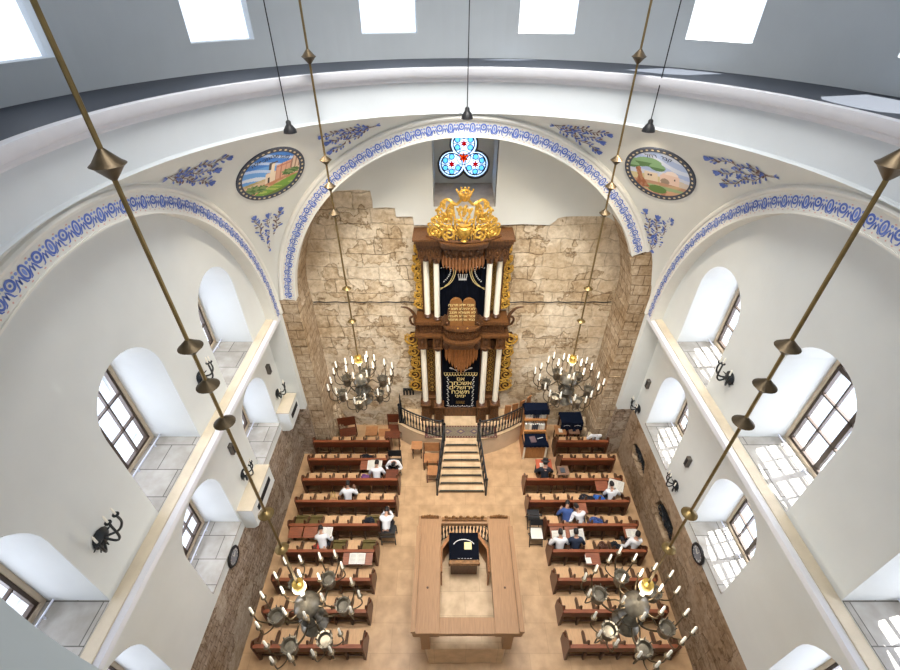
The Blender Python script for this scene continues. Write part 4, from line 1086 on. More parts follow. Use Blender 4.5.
tb.build('gold_letters', GOLD_T, tab)
mb = MB(); [mb.ball((x, 11.16, 5.63), .025, 8, 6) for x in (-.14, .16)]; part(mb, 'brass_studs', BRASSY, ark, True)
# ------------------------------------------------------------------ chandeliers
def make_chandelier(label):
    """origin at the centre of the body; the rod runs up into the dome"""
    r = thing('chandelier', (0, 0, 0), label, 'chandelier', group='brass and pewter chandeliers on long rods')
    zc = 4.7
    mb = MB(); mb.tube([(0, 0, 1.1), (0, 0, 14.6)], .021, 8); mb.build('rod', BRASS, r, True)
    for z, rr, hh in ((12.96, .135, .12), (11.13, .125, .095), (10.58, .125, .095), (9.98, .125, .095), (8.02, .115, .07), (7.02, .11, .06)):
        mb = MB(); mb.lathe([(.022, -hh), (rr * .8, -.02), (rr, 0), (rr * .8, .02), (.022, hh)], (0, 0, z - zc + .04), 20); mb.build('disc', BRONZE if z > 9.5 else BRASS, r, True)
    mb = MB(); mb.lathe([(.03, 1.18), (.10, 1.14), (.12, .98), (.10, .94), (.05, .92)], (0, 0, 0), 16); mb.build('brass_collar', BRASSY, r, True)
    mb = MB(); mb.lathe([(.04, .95), (.035, .5), (.09, .45), (.22, .36), (.25, .25), (.12, .12), (.07, .05), (.14, -.02), (.24, -.12), (.20, -.25), (.10, -.33), (.22, -.42), (.27, -.52), (.20, -.62), (.05, -.70), (.03, -.80)][::-1], (0, 0, 0), 20)
    mb.build('body', PEWTER, r, True)
    def candle(a, rad, z, p):
        x, y = rad * math.cos(a), rad * math.sin(a)
        mb = MB(); mb.lathe([(.018, -.05), (.05, 0), (.055, .02), (.02, .03)], (x, y, z), 10)
        o = mb.build('candle_cup', BRONZE, p, True)
        mb = MB(); mb.lathe([(.022, .02), (.022, .24), (.011, .27), (.002, .285)], (x, y, z), 8); mb.build('candle', CANDLE, o, True)
    for k in range(6):
        a = 2 * PI * k / 6 + .3; c, s = math.cos(a), math.sin(a)
        mb = MB(); P = lambda rad, z, da=0: (rad * math.cos(a + da), rad * math.sin(a + da), z)
        mb.tube(smooth_path([P(.10, -.2), P(.30, -.38), P(.50, -.30), P(.60, -.12)], 5), .020, 7)
        mb.tube(smooth_path([P(.12, .0), P(.30, .12), P(.45, -.05), P(.58, -.1)], 5), .014, 6)
        for da, rad in ((-.30, .86), (.30, .86), (0, .97)):
            mb.tube(smooth_path([P(.62, -.10), P((.62 + rad) / 2, -.22, da * .5), P(rad, -.05, da), P(rad, .22, da)], 5), .013, 6)
        arm = mb.build('arm', BRONZE, r, True)
        mb = MB(); mb.lathe([(.02, -.34), (.07, -.30), (.12, -.20), (.10, -.12), (.14, .0), (.15, .05), (.12, .05), (.09, -.02)], P(.62, 0), 14)
        for q in range(8):
            b = 2 * PI * q / 8; ox, oy, _ = P(.62, 0); mb.tube([(ox + .12 * math.cos(b), oy + .12 * math.sin(b), .02), (ox + .15 * math.cos(b), oy + .15 * math.sin(b), .12)], .012, 4)
        mb.build('urn', PEWTER, arm, True)
        for da, rad in ((-.30, .86), (.30, .86), (0, .97)): candle(a + da, rad, .26, arm)
    for k in range(6):
        a = 2 * PI * k / 6; P = lambda rad, z: (rad * math.cos(a), rad * math.sin(a), z)
        mb = MB(); mb.tube(smooth_path([P(.06, .42), P(.22, .30), P(.36, .36), P(.38, .58)], 5), .014, 6); arm = mb.build('upper_arm', BRONZE, r, True)
        candle(a, .38, .62, arm)
    return r
ch0 = make_chandelier('pewter candle chandelier hanging left of the ark, beyond the front left benches')
ch0.location = (-2.57, 9.60, 4.68); ch0.rotation_euler.z = .2
for (x, y, rz, l) in ((3.44, 9.60, .5, 'pewter candle chandelier hanging right of the ark, before the blue draped stand'),
                      (-2.66, 3.59, .9, 'near left chandelier on a thick brass rod crossing the left windows'),
                      (3.46, 3.59, 1.3, 'near right chandelier on a thick brass rod crossing the right windows')):
    c = copy_tree(ch0); c.location = (x, y, 4.68 if y > 9 else 4.60); c.rotation_euler.z = rz; c['label'] = l
def lamp(x, y, z, label):
    r = thing('pendant_lamp', (x, y, z), label, 'lamp', group='black pendant lamps under the ring')
    mb = MB(); mb.lathe([(.125, -.10), (.115, -.04), (.075, .02), (.05, .05), (.048, .10), (.03, .12), (.012, .13)], (0, 0, 0), 20); mb.build('shade', BLACK, r, True)
    mb = MB(); mb.tube([(0, 0, .12), (0, 0, 5.0)], .011, 5); mb.build('cord', BLACK, r)
    mb = MB(); mb.ball((0, 0, -.08), .05); mb.build('bulb', CANDLE, r, True)
lamp(-3.10, 9.35, 11.84, 'black pendant lamp beside the fortress medallion')
lamp(.36, 10.35, 11.88, 'black pendant lamp above the stained glass trefoil window')
lamp(3.88, 9.44, 11.84, 'black pendant lamp above the tomb medallion')

# ------------------------------------------------------------------ benches
_mc = {}
def mesh_once(key, name, m, parent, fn, smooth=False):
    """the same mesh data shared by every copy of a bench part"""
    if key in _mc: o = bpy.data.objects.new(name, _mc[key]); COL.objects.link(o); o.parent = parent; return o
    mb = MB(); fn(mb); o = mb.build(name, m, parent, smooth); _mc[key] = o.data; return o
SW_ = .45
def pew(x0, y, n, label, rests=(), olive=()):
    r = thing('pew', (x0, y, 0), label, 'bench', group='mahogany benches with folding seats')
    Lx = n * SW_
    mesh_once(('bk', n), 'backrest', WOOD_PEW, r, lambda m: m.box(0, Lx, -.015, .02, .53, .82))
    mesh_once(('rl', n), 'top_rail', WOOD_RAIL, r, lambda m: m.box(-.02, Lx + .02, -.035, .05, .815, .865))
    mesh_once(('st', n), 'foot_rail', WOOD_DARK, r, lambda m: (m.box(.02, Lx - .02, .02, .05, .12, .17), m.box(.02, Lx - .02, .30, .33, .36, .41)))
    def div(m): m.prism([(-.01, .36), (.44, .36), (.46, .58), (.38, .64), (.16, .66), (.10, .98), (.07, 1.0), (.04, .94), (.03, .8), (-.01, .8)], lambda a, b, d: (d, a, b), -.02, .02)
    def leg(m): m.prism([(-.03, 0), (.05, 0), (.09, .30), (.36, .30), (.40, 0), (.44, 0), (.44, .42), (-.03, .46)], lambda a, b, d: (d, a, b), -.025, .025)
    for i in range(n + 1):
        d = mesh_once('div', 'divider', WOOD_DARK, r, div); d.location.x = i * SW_ if 0 < i < n else (.0 if i == 0 else Lx)
        l = mesh_once('leg', 'leg', WOOD_DARK, r, leg); l.location.x = d.location.x
    for e in (-.11, Lx + .06) if False else (): pass
    ep = mesh_once('ep', 'end_panel', WOOD_PEW, r, lambda m: m.prism([(-.04, 0), (.46, 0), (.46, .45), (.30, .60), (.10, .96), (.05, .98), (-.04, .9)], lambda a, b, d: (d, a, b), -.055, -.022))
    ep = mesh_once('ep', 'end_panel', WOOD_PEW, r, None); ep.location.x = Lx + .077
    for i in range(n):
        if i in olive: s = mesh_once('so', 'seat', OLIVE, r, lambda m: (m.box(.025, SW_ - .025, .10, .47, .43, .50), m.box(.03, SW_ - .03, .42, .50, .45, .56)))
        else: s = mesh_once('sb', 'seat', WOOD_SEAT, r, lambda m: m.box(.025, SW_ - .025, .06, .54, .435, .46))
        s.location.x = i * SW_
        b = mesh_once('sl', 'seat_back', WOOD_SEAT, r, lambda m: m.box(.025, SW_ - .025, .021, .032, .50, .80)); b.location.x = i * SW_
    for i in rests:
        q = mesh_once('rest', 'book_rest', WOOD_RAIL, r, lambda m: m.prism([(-.04, .80), (-.36, .74), (-.36, .765), (-.04, .83)], lambda a, b, d: (d, a, b), .02, SW_ - .02)); q.location.x = i * SW_
    return r
XLW = CX - 5.34; XRW = CX + 5.34
ROWY = [10.67, 9.88, 9.06, 8.25, 7.44, 6.63, 5.82, 5.01, 4.20, 3.39]
ORD = ['front', 'second', 'third', 'fourth', 'fifth', 'sixth', 'seventh', 'eighth', 'ninth', 'tenth']
NL = [6, 6, 7, 7, 6, 6, 6, 6, 6, 6]; NRr = [4, 4, 7, 7, 6, 6, 6, 6, 6, 6]
LREST = {1: (4,), 4: (0, 1, 2), 5: (4, 5)}; RREST = {3: (3,), 4: (0, 1, 5), 5: (2,), 2: (5,)}
LOL = {4: (0, 1, 5), 5: (3, 5)}
for k, y in enumerate(ROWY[:9]):
    tail = {0: 'nearest the stone wall', 1: 'with a dark jacket on it', 2: 'with a purple cloth on it', 3: 'with a small wooden rack on it', 4: 'with olive cushions and book rests', 5: 'under the lowest brass disc of the rod'}.get(k, 'in the rear of the hall')
    pew(XLW, y, NL[k], '%s left wooden bench from the front, %s' % (ORD[k] if k else 'dark red wooden', tail), LREST.get(k, ()), LOL.get(k, ()))
    tail = {0: 'nearest the draped stand', 1: 'short and empty', 2: 'a man in black at its left end', 3: 'a jacket lying on it', 4: 'two people leaning together on it', 5: 'with bags between the sitters'}.get(k, 'in the rear of the hall')
    pew(XRW - NRr[k] * SW_, y, NRr[k], '%s right wooden bench from the front, %s' % (ORD[k] if k else 'dark red wooden', tail), RREST.get(k, ()))

# ------------------------------------------------------------------ small things: chairs, stands, books
def chair(x, y, rz, label, wood=WOOD_PEW, seatm=None, h=.88, w=.42, arms=False, metal=False):
    r = thing('chair', (x, y, 0), label, 'chair', rz)
    lm = IRON if metal else wood; t = .013 if metal else .022
    for sx in (-1, 1):
        mb = MB(); mb.box(sx * w / 2 - t, sx * w / 2 + t, -.19 - t, -.19 + t, 0, .44); mb.build('leg', lm, r)
        mb = MB(); mb.prism([(.17, 0), (.21, 0), (.21, .45), (.25, h), (.22, h), (.17, .45)], lambda a, b, d: (d, a, b), sx * w / 2 - t, sx * w / 2 + t); mb.build('leg', lm, r)
    mb = MB(); mb.box(-w / 2, w / 2, -.22, .20, .43, .465); mb.build('seat', seatm or wood, r, bevel=.008)
    mb = MB(); mb.prism([(.20, .58), (.22, .58), (.25, h), (.225, h)], lambda a, b, d: (d, a, b), -w / 2 + .01, w / 2 - .01); mb.build('backrest', seatm or wood, r)
    mb = MB(); mb.box(-w / 2, w / 2, -.2, -.18, .16, .18); mb.box(-w / 2, w / 2, .18, .2, .16, .18); mb.build('stretcher', lm, r)
    if arms:
        for sx in (-1, 1): mb = MB(); mb.box(sx * (w / 2 + .01) - .025, sx * (w / 2 + .01) + .025, -.2, .24, .64, .67); mb.box(sx * (w / 2 + .01) - .015, sx * (w / 2 + .01) + .015, -.18, -.15, .44, .65); mb.build('armrest', lm, r)
    return r
# chairs face -y (towards the viewer) at rz = 0
chair(-3.92, 11.46, .20, 'broad dark-backed wooden chair behind the front left bench by the broken pilaster', w=.62, h=1.0)
chair(-2.12, 11.62, 0, 'brown wooden chair against the platform end, nearer the ark wall', WOOD_PEW, w=.55, h=1.0)
chair(-.62, 9.72, 0, 'small wooden chair standing alone at the foot of the left handrail', WOOD_PEW, mat('orange_wood2', (.42, .19, .075), .4, noise=.3), .66, .36)
chair(-.66, 10.25, 0, 'dark wooden armchair between the left handrail and the platform', WOOD_DARK, mat('orange_wood2'), 1.0, .56, True)
def desk(name, x, y, z, w, d, label, rz=0, m=None, tilt=.12):
    r = thing(name, (x, y, 0), label, 'desk', rz, group=None)
    mb = MB(); mb.M = Matrix.Translation((0, 0, z)) @ Matrix.Rotation(tilt, 4, 'X'); mb.box(-w / 2, w / 2, -d / 2, d / 2, -.012, .012); mb.build('top', m or MATS['orange_wood2'], r)
    for sx in (-1, 1):
        for sy in (-1, 1):
            mb = MB(); mb.box(sx * (w / 2 - .05) - .014, sx * (w / 2 - .05) + .014, sy * (d / 2 - .05) - .014, sy * (d / 2 - .05) + .014, 0, z + sy * .5 * d * tilt - .02); mb.build('leg', WOOD_DARK, r)
    return r
desk('low_table', -3.0, 11.45, .50, .46, .42, 'small wooden table with dark legs behind the front left bench')
desk('low_table', -2.52, 11.36, .44, .44, .46, 'small wooden table nearest the brown chair behind the front left bench')
desk('side_table', -1.22, 10.68, .62, .40, .34, 'small orange-topped side table left of the dark armchair')
desk('lectern_desk', -2.14, 11.02, .80, .56, .3, 'wooden reading desk in front of the brown chair by the platform', 0, WOOD_PEW)
desk('reading_desk', 4.2, 11.42, .60, .42, .40, 'wooden reading desk with a white card behind the front right bench')
desk('reading_desk', 4.72, 11.42, .60, .40, .36, 'darker wooden reading desk beside the one with the white card', 0, mat('grey_wood', (.24, .13, .08), .5, noise=.3))
desk('reading_desk', 3.26, 9.66, .84, .55, .42, 'bright red-brown reading desk before the man in the black hat', 0, mat('red_wood', (.50, .11, .05), .4, noise=.2))
desk('reading_desk', 3.88, 9.42, .84, .38, .34, 'slim wooden reading desk with a grey book, beside the man in the black hat', 0, MATS['grey_wood'])
desk('reading_desk', -1.98, 9.33, .78, .42, .34, 'small wooden desk before the bowed man seated in the aisle', 0, WOOD_PEW)
desk('reading_desk', 3.98, 8.05, .84, .44, .36, 'red-brown reading desk before the two people leaning together', 0, MATS['red_wood']) if False else None

def book(x, y, z, label, w=.42, d=.30, rx=0., rz=0., cover=None, page=WAX):
    r = thing('open_book', (x, y, z), label, 'book', 0); r.rotation_euler = (rx, 0, rz)
    mb = MB(); mb.box(-w / 2, w / 2, -d / 2, d / 2, 0, .008); mb.build('cover', cover or BAGBR, r)
    for s in (-1, 1):
        mb = MB(); n = 8; prof = [(s * (.003 + (w / 2 - .012) * i / n), .010 + .020 * math.sin(PI * min(1, (i + 1.2) / n * .8 + .15))) for i in range(n + 1)]
        mb.prism(prof + [(s * (w / 2 - .009), .008), (s * .003, .008)], lambda a, b, e: (a, e, b), -d / 2 + .01, d / 2 - .01); pg = mb.build('page', page, r)
        mb = MB()
        for i in range(7):
            yy = d * (.36 - .11 * i); mb.box(*sorted((s * (w * .08), s * (w * .42))), yy - .006, yy + .002, .031, .0325)
        mb.build('print', mat('print_grey', (.35, .33, .32), .9), pg)
    return r
book(-2.62, 9.68, .80, 'large open white book on the rest behind the second left bench', .52, .40, .18)
book(-3.80, 7.24, .80, 'open white book on the rest behind the fifth left bench', .44, .30, .18)
book(-2.70, 6.43, .80, 'open white book on the rest at the right end of the sixth left bench', .48, .32, .18)
book(5.50, 8.80, .90, 'large open book before the man at the right of the fourth right bench', .50, .36, .55, -.35)
book(3.30, 7.10, .80, 'left one of two big open books behind the fifth right bench', .44, .36, .55, .05)
book(3.86, 7.14, .80, 'right one of two big open books behind the fifth right bench', .44, .36, .55, .12)
book(5.54, 7.20, .80, 'small open book with printed lines at the right end of the fifth right bench', .36, .26, .18)
book(5.28, 11.0, .80, 'open cream book held by the man on the front right bench', .32, .24, .5, -.2, page=mat('cream_page', (.72, .62, .40), .8))
def flat(name, x, y, z, w, d, h, m, label, cat, rz=0.):
    r = MB(); r.box(-w / 2, w / 2, -d / 2, d / 2, 0, h); o = r.build(name, m, None, False, (x, y, z), .004); o.rotation_euler.z = rz; return tag(o, label, cat)
flat('paper_sheet', 4.2, 11.38, .618, .14, .20, .004, WAX, 'white card lying on the reading desk behind the front right bench', 'paper')
flat('closed_book', 4.72, 11.41, .618, .12, .16, .02, BLUECL, 'small blue book on the darker reading desk behind the front right bench', 'book')
flat('paper_sheet', 3.24, 9.66, .856, .26, .28, .004, WAX, 'white paper on the bright red-brown desk before the man in the black hat', 'paper')
flat('closed_book', 3.86, 9.42, .856, .16, .2, .02, SLATE, 'dark grey book on the slim reading desk beside the man in the black hat', 'book')
flat('paper_sheet', -2.98, 10.40, .45, .2, .10, .004, WAX, 'white paper on the seat edge of the front left bench', 'paper') if False else None
flat('paper_sheet', 4.02, 6.42, .80, .16, .26, .004, WAX, 'white sheet on the book rest behind the sixth right bench', 'paper')
flat('paper_sheet', -3.95, 7.98, .02, .26, .12, .01, WAX, 'white paper on the floor behind the fourth left bench', 'paper')
flat('floor_mat', 4.78, 11.75, .002, .55, .30, .006, mat('pink_mat', (.52, .17, .14), .9, noise=.3, nscale=15), 'small faded pink mat on the floor before the blue draped stand', 'mat')
# wooden rack on the fourth left bench
r = thing('wooden_bookstand', (-3.87, 8.60, .462), 'small pale wooden A-shaped book stand on the fourth left bench', 'bookstand')
for s in (-1, 1): mb = MB(); mb.tube([(s * .11, -.05, 0), (s * .03, .02, .34)], .014, 5); mb.build('leg', mat('yellow_wood', (.62, .42, .14), .5), r)
mb = MB(); mb.tube([(-.07, -.015, .15), (.07, -.015, .15)], .012, 5); mb.build('crossbar', MATS['yellow_wood'], r)

def heap(name, x, y, z, sx, sy, sz, m, label, cat, seed=1, rz=0.):
    """crumpled cloth or a soft bag"""
    rnd = random.Random(seed); ph = [rnd.uniform(0, 6) for _ in range(6)]; n, k = 22, 12; vs = []; fs = []
    for j in range(k + 1):
        a = PI / 2 * j / k
        for i in range(n):
            q = 2 * PI * i / n; f = 1 + .16 * math.sin(3 * q + ph[0]) + .10 * math.sin(5 * q + ph[1] + j * .5) + .05 * math.sin(9 * q + ph[2] + j)
            c = math.cos(a) ** .6; hgt = math.sin(a) * (1 + .14 * math.sin(4 * q + ph[3]) * math.cos(a) + .08 * math.sin(7 * q + ph[4] + j))
            vs.append((sx / 2 * f * c * math.cos(q), sy / 2 * f * c * math.sin(q), sz * hgt))
    for j in range(k):
        for i in range(n): fs.append((j * n + i, j * n + (i + 1) % n, (j + 1) * n + (i + 1) % n, (j + 1) * n + i))
    fs.append(tuple(reversed(range(n)))); mb = MB(); mb.add(vs, fs); o = mb.build(name, m, None, True, (x, y, z)); o.rotation_euler.z = rz
    return tag(o, label, cat)
heap('folded_jacket', -3.0, 10.16, .462, .55, .34, .20, SUIT, 'dark jacket lying on the second left bench beside the man in white', 'jacket', 3)
heap('purple_cloth', -2.93, 9.36, .462, .34, .26, .16, PURPLE, 'purple cloth on the third left bench', 'cloth', 4)
heap('black_bag', -2.55, 7.72, .51, .38, .26, .20, SUIT, 'black bag on the right end of the fifth left bench', 'bag', 5)
heap('red_cap', -4.03, 6.95, .462, .22, .2, .12, mat('coral_cloth', (.65, .10, .07), .7), 'small coral red cap on the sixth left bench beside the leaning man', 'cap', 6)
heap('folded_jacket', 4.52, 8.50, .462, .52, .36, .24, SUIT, 'dark jacket lying on the fourth right bench', 'jacket', 7)
heap('blue_bag', 4.92, 8.50, .462, .40, .34, .22, mat('bright_blue_cloth', (.03, .12, .42), .6), 'bright blue bag on the fourth right bench next to the dark jacket', 'bag', 8)
heap('denim_jacket', 4.62, 7.70, .462, .55, .34, .22, DENIM, 'blue denim jacket on the fifth right bench', 'jacket', 9)
heap('brown_bag', 4.62, 6.90, .462, .34, .30, .26, BAGBR, 'brown bag on the sixth right bench', 'bag', 10)
heap('black_bag', 5.0, 6.90, .462, .36, .30, .24, SUIT, 'black bag on the sixth right bench beside the brown bag', 'bag', 11)

# folding chairs in the right aisle
for (x, y, rz, l, w_) in ((2.70, 7.98, PI, 'black folding chair in the right aisle with its back to the ark', None), (2.70, 7.42, 0, 'black folding chair in the right aisle carrying a white paper', 1)):
    r = thing('folding_chair', (x, y, 0), l, 'chair', rz)
    for s in (-1, 1):
        mb = MB(); mb.tube([(s * .20, -.24, 0), (s * .19, .18, .84)], .012, 6); mb.build('front_leg', IRON, r); mb = MB(); mb.tube([(s * .18, .22, 0), (s * .18, -.18, .46)], .012, 6); mb.build('rear_leg', IRON, r)
    mb = MB(); mb.box(-.19, .19, -.22, .16, .44, .465); mb.build('seat', BLACK, r, bevel=.006)
    mb = MB(); mb.M = Matrix.Translation((0, .16, .76)) @ Matrix.Rotation(-.45, 4, 'X'); mb.box(-.19, .19, -.01, .01, -.10, .10); mb.build('backrest', BLACK, r)
    mb = MB(); mb.tube([(-.19, -.2, .08), (.19, -.2, .08)], .01, 5); mb.tube([(-.18, .18, .06), (.18, .18, .06)], .01, 5); mb.build('crossbar', IRON, r)
flat('paper_sheet', 2.70, 7.38, .468, .36, .36, .012, WAX, 'large white paper lying on the nearer folding chair in the right aisle', 'paper')

# tiered bookcase with blue cloths
bc = thing('book_stand', (3.12, 10.95, 0), 'tiered wooden book stand with two shelves under blue cloths, right of the ark platform', 'bookcase')
WB = mat('bookcase_wood', (.50, .22, .07), .4, noise=.3, nscale=6, stretch=(4, 4, .6))
for s in (-1, 1):
    mb = MB(); mb.prism([(-.42, 0), (.50, 0), (.50, 2.0), (.26, 2.0), (.10, 1.0), (-.42, .86)], lambda a, b, d: (d, a, b), *sorted((s * .43, s * .40))); mb.build('side_panel', WB, bc)
mb = MB(); mb.box(-.40, .40, -.40, -.37, .05, .82); mb.build('front_panel', WB, bc); mb = MB(); mb.box(-.40, .40, .47, .5, 0, 2.0); mb.build('back_panel', WOOD_DARK, bc)
for z, y0 in ((1.02, .02), (1.50, .14), (1.96, .24)): mb = MB(); mb.box(-.40, .40, y0, .47, z, z + .025); mb.box(-.40, .40, y0 - .02, y0 + .01, z - .01, z + .055); mb.build('shelf', WB, bc)
mb = MB(); mb.box(-.40, .40, -.42, .10, .85, .88); mb.build('desk_top', WB, bc)
for s in (-1, 1): mb = MB(); mb.box(s * .40 - .03, s * .40 + .03, -.46, -.42, .05, .84); mb.build('white_post', CREAM, bc)
for y0, y1, z, l, drop in ((-.48, .04, .885, 'navy cloth spread over the sloping desk of the book stand', .10), (.18, .54, 2.01, 'navy cloth draped over the top of the book stand', .22)):
    mb = MB(); n = 20; vs = []; fs = []
    for i in range(n + 1):
        x = -.46 + .92 * i / n; q = .012 * math.sin(i * 1.9); e = .06 if i in (0, n) else 0
        vs += [(x, y0 - .02 + q, z - drop), (x, y0, z + .01 + q * .4 - e), (x, (y0 + y1) / 2, z + .012 - e), (x, y1, z + .01 - e), (x, y1 + .01, z - .1)]
    for i in range(n):
        for j in range(4): fs.append((i * 5 + j, (i + 1) * 5 + j, (i + 1) * 5 + j + 1, i * 5 + j + 1))
    mb.add(vs, fs); o = mb.build('blue_cloth', BLUECL, None, True, (3.12, 10.95, 0)); tag(o, l, 'cloth')
rnd = random.Random(5)
bk_cols = [WAX, CANDLE, mat('book_cream', (.62, .55, .42), .7), BLUECL, WAX, BAGBR]
for lvl, (z, y0, nm) in enumerate(((1.045, .10, 'lower'), (1.525, .22, 'upper'))):
    x = -.36
    for k in range(9):
        w_ = rnd.uniform(.045, .075); m_ = SLATE if 3 <= k <= 5 else rnd.choice(bk_cols[:3]); h_ = rnd.uniform(.25, .33)
        pos = ('left end', 'second place from the left', 'third place', 'left of the middle', 'middle', 'right of the middle', 'third place from the right', 'second place from the right', 'right end')[k]
        r = thing('shelved_book', (3.12 + x, 10.95 + y0, z + .001), '%s book on the %s shelf of the book stand, %s' % ('dark' if m_ is SLATE else 'pale', nm, pos), 'book', group='books on the book stand')
        mb = MB(); mb.box(0, w_, 0, .22, 0, h_); mb.build('cover', m_, r); mb = MB(); mb.box(.006, w_ - .006, .005, .221, .006, h_ + .0015); mb.build('pages', WAX, r)
        x += w_ + .022
flat('closed_book', 3.02, 10.70, .90, .20, .26, .05, mat('grey_cover', (.16, .10, .11), .6), 'thick dark prayer book lying on the cloth of the book stand desk', 'book', .15)
flat('silver_pointer', 3.30, 10.78, .90, .22, .02, .015, SILVER_T, 'thin silver pointer beside the prayer book on the book stand', 'pointer', .3)

# blue draped stand by the right pier
r = thing('draped_stand', (4.62, 11.72, 0), 'dark wooden stand draped with a navy cloth in the right corner by the pier', 'stand')
for sx in (-1, 1):
    for sy in (-1, 1): mb = MB(); mb.box(sx * .36 - .03, sx * .36 + .03, sy * .22 - .03, sy * .22 + .03, 0, .95); mb.build('leg', WOOD_DARK, r)
mb = MB(); mb.box(-.40, .40, -.26, .26, .93, .97); mb.build('top', WOOD_DARK, r)
mb = MB(); n = 24; vs = []; fs = []
for i in range(n + 1):
    x = -.42 + .84 * i / n; q = .015 * math.sin(i * 1.7); vs += [(x, -.29 + q, .55), (x, -.27, .975), (x, .27, .98), (x, .28, .8)]
for i in range(n):
    for j in range(3): fs.append((i * 4 + j, (i + 1) * 4 + j, (i + 1) * 4 + j + 1, i * 4 + j + 1))
mb.add(vs, fs); cl = mb.build('blue_cover', BLUECL, r, True)
mb = MB(); G = lambda a, b: (a, -.315, b)
for s in (-1, 1): ribbon(mb, [(s * .08, .84), (s * .2, .88), (s * .32, .84)], .02, G)
mb.build('embroidery', SILVER_T, cl)

# broken masonry at the foot of both piers
def rubble(x, y, sx, sy, sz, label, seed):
    rnd = random.Random(seed); bm = bmesh.new(); bmesh.ops.create_icosphere(bm, subdivisions=4, radius=1)
    ph = [Vector((rnd.uniform(-9, 9), rnd.uniform(-9, 9), rnd.uniform(-9, 9))) for _ in range(3)]
    from mathutils import noise as nz
    for v in bm.verts:
        d = 1 + .35 * nz.noise(v.co * 1.6 + ph[0]) + .14 * nz.noise(v.co * 4 + ph[1]) + .05 * nz.noise(v.co * 11 + ph[2])
        v.co = Vector((v.co.x * sx * d, v.co.y * sy * d, max(0, v.co.z * d + .35) * sz))
    me = bpy.data.meshes.new('broken_masonry'); bm.to_mesh(me); bm.free(); me.materials.append(STONE_V); o = bpy.data.objects.new('broken_masonry', me); COL.objects.link(o); o.location = (x, y, 0)
    return tag(o, label, 'masonry')
rubble(-4.38, 11.9, .34, .34, .9, 'rough broken stump of masonry at the foot of the left pier', 2)
rubble(5.20, 11.75, .36, .30, .62, 'rounded broken stone at the foot of the right pier beside the draped stand', 5)

# ------------------------------------------------------------------ bimah in the middle of the hall
bm_ = thing('bimah', (CX, 5.45, 0), 'carved oak reading platform with wide wooden canopy beams and an open middle', 'bimah')
YF, YB = 6.90, 4.0; CY_ = 5.45
def bpart(mb, name, m, parent=bm_, smooth=False, bevel=0): mb.v = [(x, y - CY_, z) for x, y, z in mb.v]; return mb.build(name, m, parent, smooth, None, bevel)
mb = MB(); mb.prism([(-.95, 4.1), (.95, 4.1), (1.15, 4.6), (1.15, 6.5), (.8, 6.98), (.35, 7.12), (-.35, 7.12), (-.8, 6.98), (-1.15, 6.5), (-1.15, 4.6)], XY, 0, 1.0); bpart(mb, 'dais', PLATF)
for s in (-1, 1):
    for y in (YF - .2, YB + .2): mb = MB(); mb.box(s * 1.0 - .11, s * 1.0 + .11, y - .11, y + .11, 1.0, 2.12); bpart(mb, 'post', WOOD_BIM, bevel=.01)
    x0, x1 = sorted((s * 1.27, s * .64)); mb = MB(); mb.box(x0, x1, YB, YF, 2.12, 2.28); mb.box(x0 + .01, x1 - .01, YB + .01, YF - .01, 2.04, 2.12); beam = bpart(mb, 'side_beam', WOOD_BIM, bm_, False, .01)
    mb = MB(); xa, xb = sorted((s * 1.30, s * 1.19)); mb.box(xa, xb, YB, YF - .35, 2.28, 2.38); mb.box(*sorted((s * 1.22, s * 1.20)), YB, YF - .36, 2.38, 2.40); bpart(mb, 'raised_edge', WOOD_BIM, beam)
    mb = MB()
    for k in range(7):
        x = s * .955 + (-.21 + .07 * k); mb.ball((x, YF - .06, 2.35 + .05 * (1 - abs(k - 3) / 3)), (.05, .03, .05), 8, 6)
    mb.box(s * .955 - .25, s * .955 + .25, YF - .08, YF - .04, 2.26, 2.33)
    bpart(mb, 'carved_crest', WOOD_BIMC, beam, True)
    mb = MB(); mb.ball((s * .95, 5.0, 2.285), (.03, .03, .015), 8, 5); bpart(mb, 'bolt', WOOD_DARK, beam)
mb = MB(); mb.box(-.66, .66, YF - .20, YF - .02, 2.10, 2.24); fb = bpart(mb, 'front_beam', WOOD_BIM, bevel=.01)
mb = MB(); mb.box(-.66, .66, YB, YB + .35, 2.12, 2.26); bpart(mb, 'rear_beam', WOOD_BIM, bevel=.01)
mb = MB()
for k in range(11):
    x = -.5 + .1 * k; mb.ball((x, YF - .08, 2.33 + .03 * math.cos(k * PI)), (.06, .035, .06), 8, 6); mb.tube([(x + .04 * math.cos(q), YF - .13, 2.29 + .04 * math.sin(q)) for q in [2 * PI * j / 10 for j in range(10)]], .012, 5, True)
mb.box(-.62, .62, YF - .14, YF - .04, 2.22, 2.29); bpart(mb, 'carved_crest', WOOD_BIMC, fb, True)
for s in (-1, 1): mb = MB(); mb.prism([(s * .60, 5.6), (s * .66, 5.6), (s * .66, 6.25), (s * .38, 6.72), (s * .30, 6.66), (s * .60, 6.2)], XY, 1.72, 1.80); mb.prism([(s * .62, 5.6), (s * .65, 5.6), (s * .65, 6.24), (s * .36, 6.70), (s * .34, 6.68), (s * .62, 6.2)], XY, 1.0, 1.72); bpart(mb, 'parapet', MATS['orange_wood'])
rp = [(CX + 1.05 * math.sin(a), 6.12 + .93 * math.cos(a), 1.0) for a in [-.95 + 1.9 * i / 16 for i in range(17)]]
balustrade('bimah_railing', rp, 'curved black iron railing round the far side of the reading platform', .82, .10)
rt = thing('reading_table', (CX - .02, 6.24, 1.0), 'wooden reading table under a navy cloth inside the reading platform', 'table')
mb = MB(); mb.box(-.36, .36, -.34, .34, 0, .86); mb.build('body', WOOD_DARK, rt)
mb = MB(); mb.box(-.40, .40, -.46, -.36, .80, .86); mb.box(-.42, .42, -.48, -.44, .78, .90); mb.build('ledge', WOOD_BIMC, rt, bevel=.008)
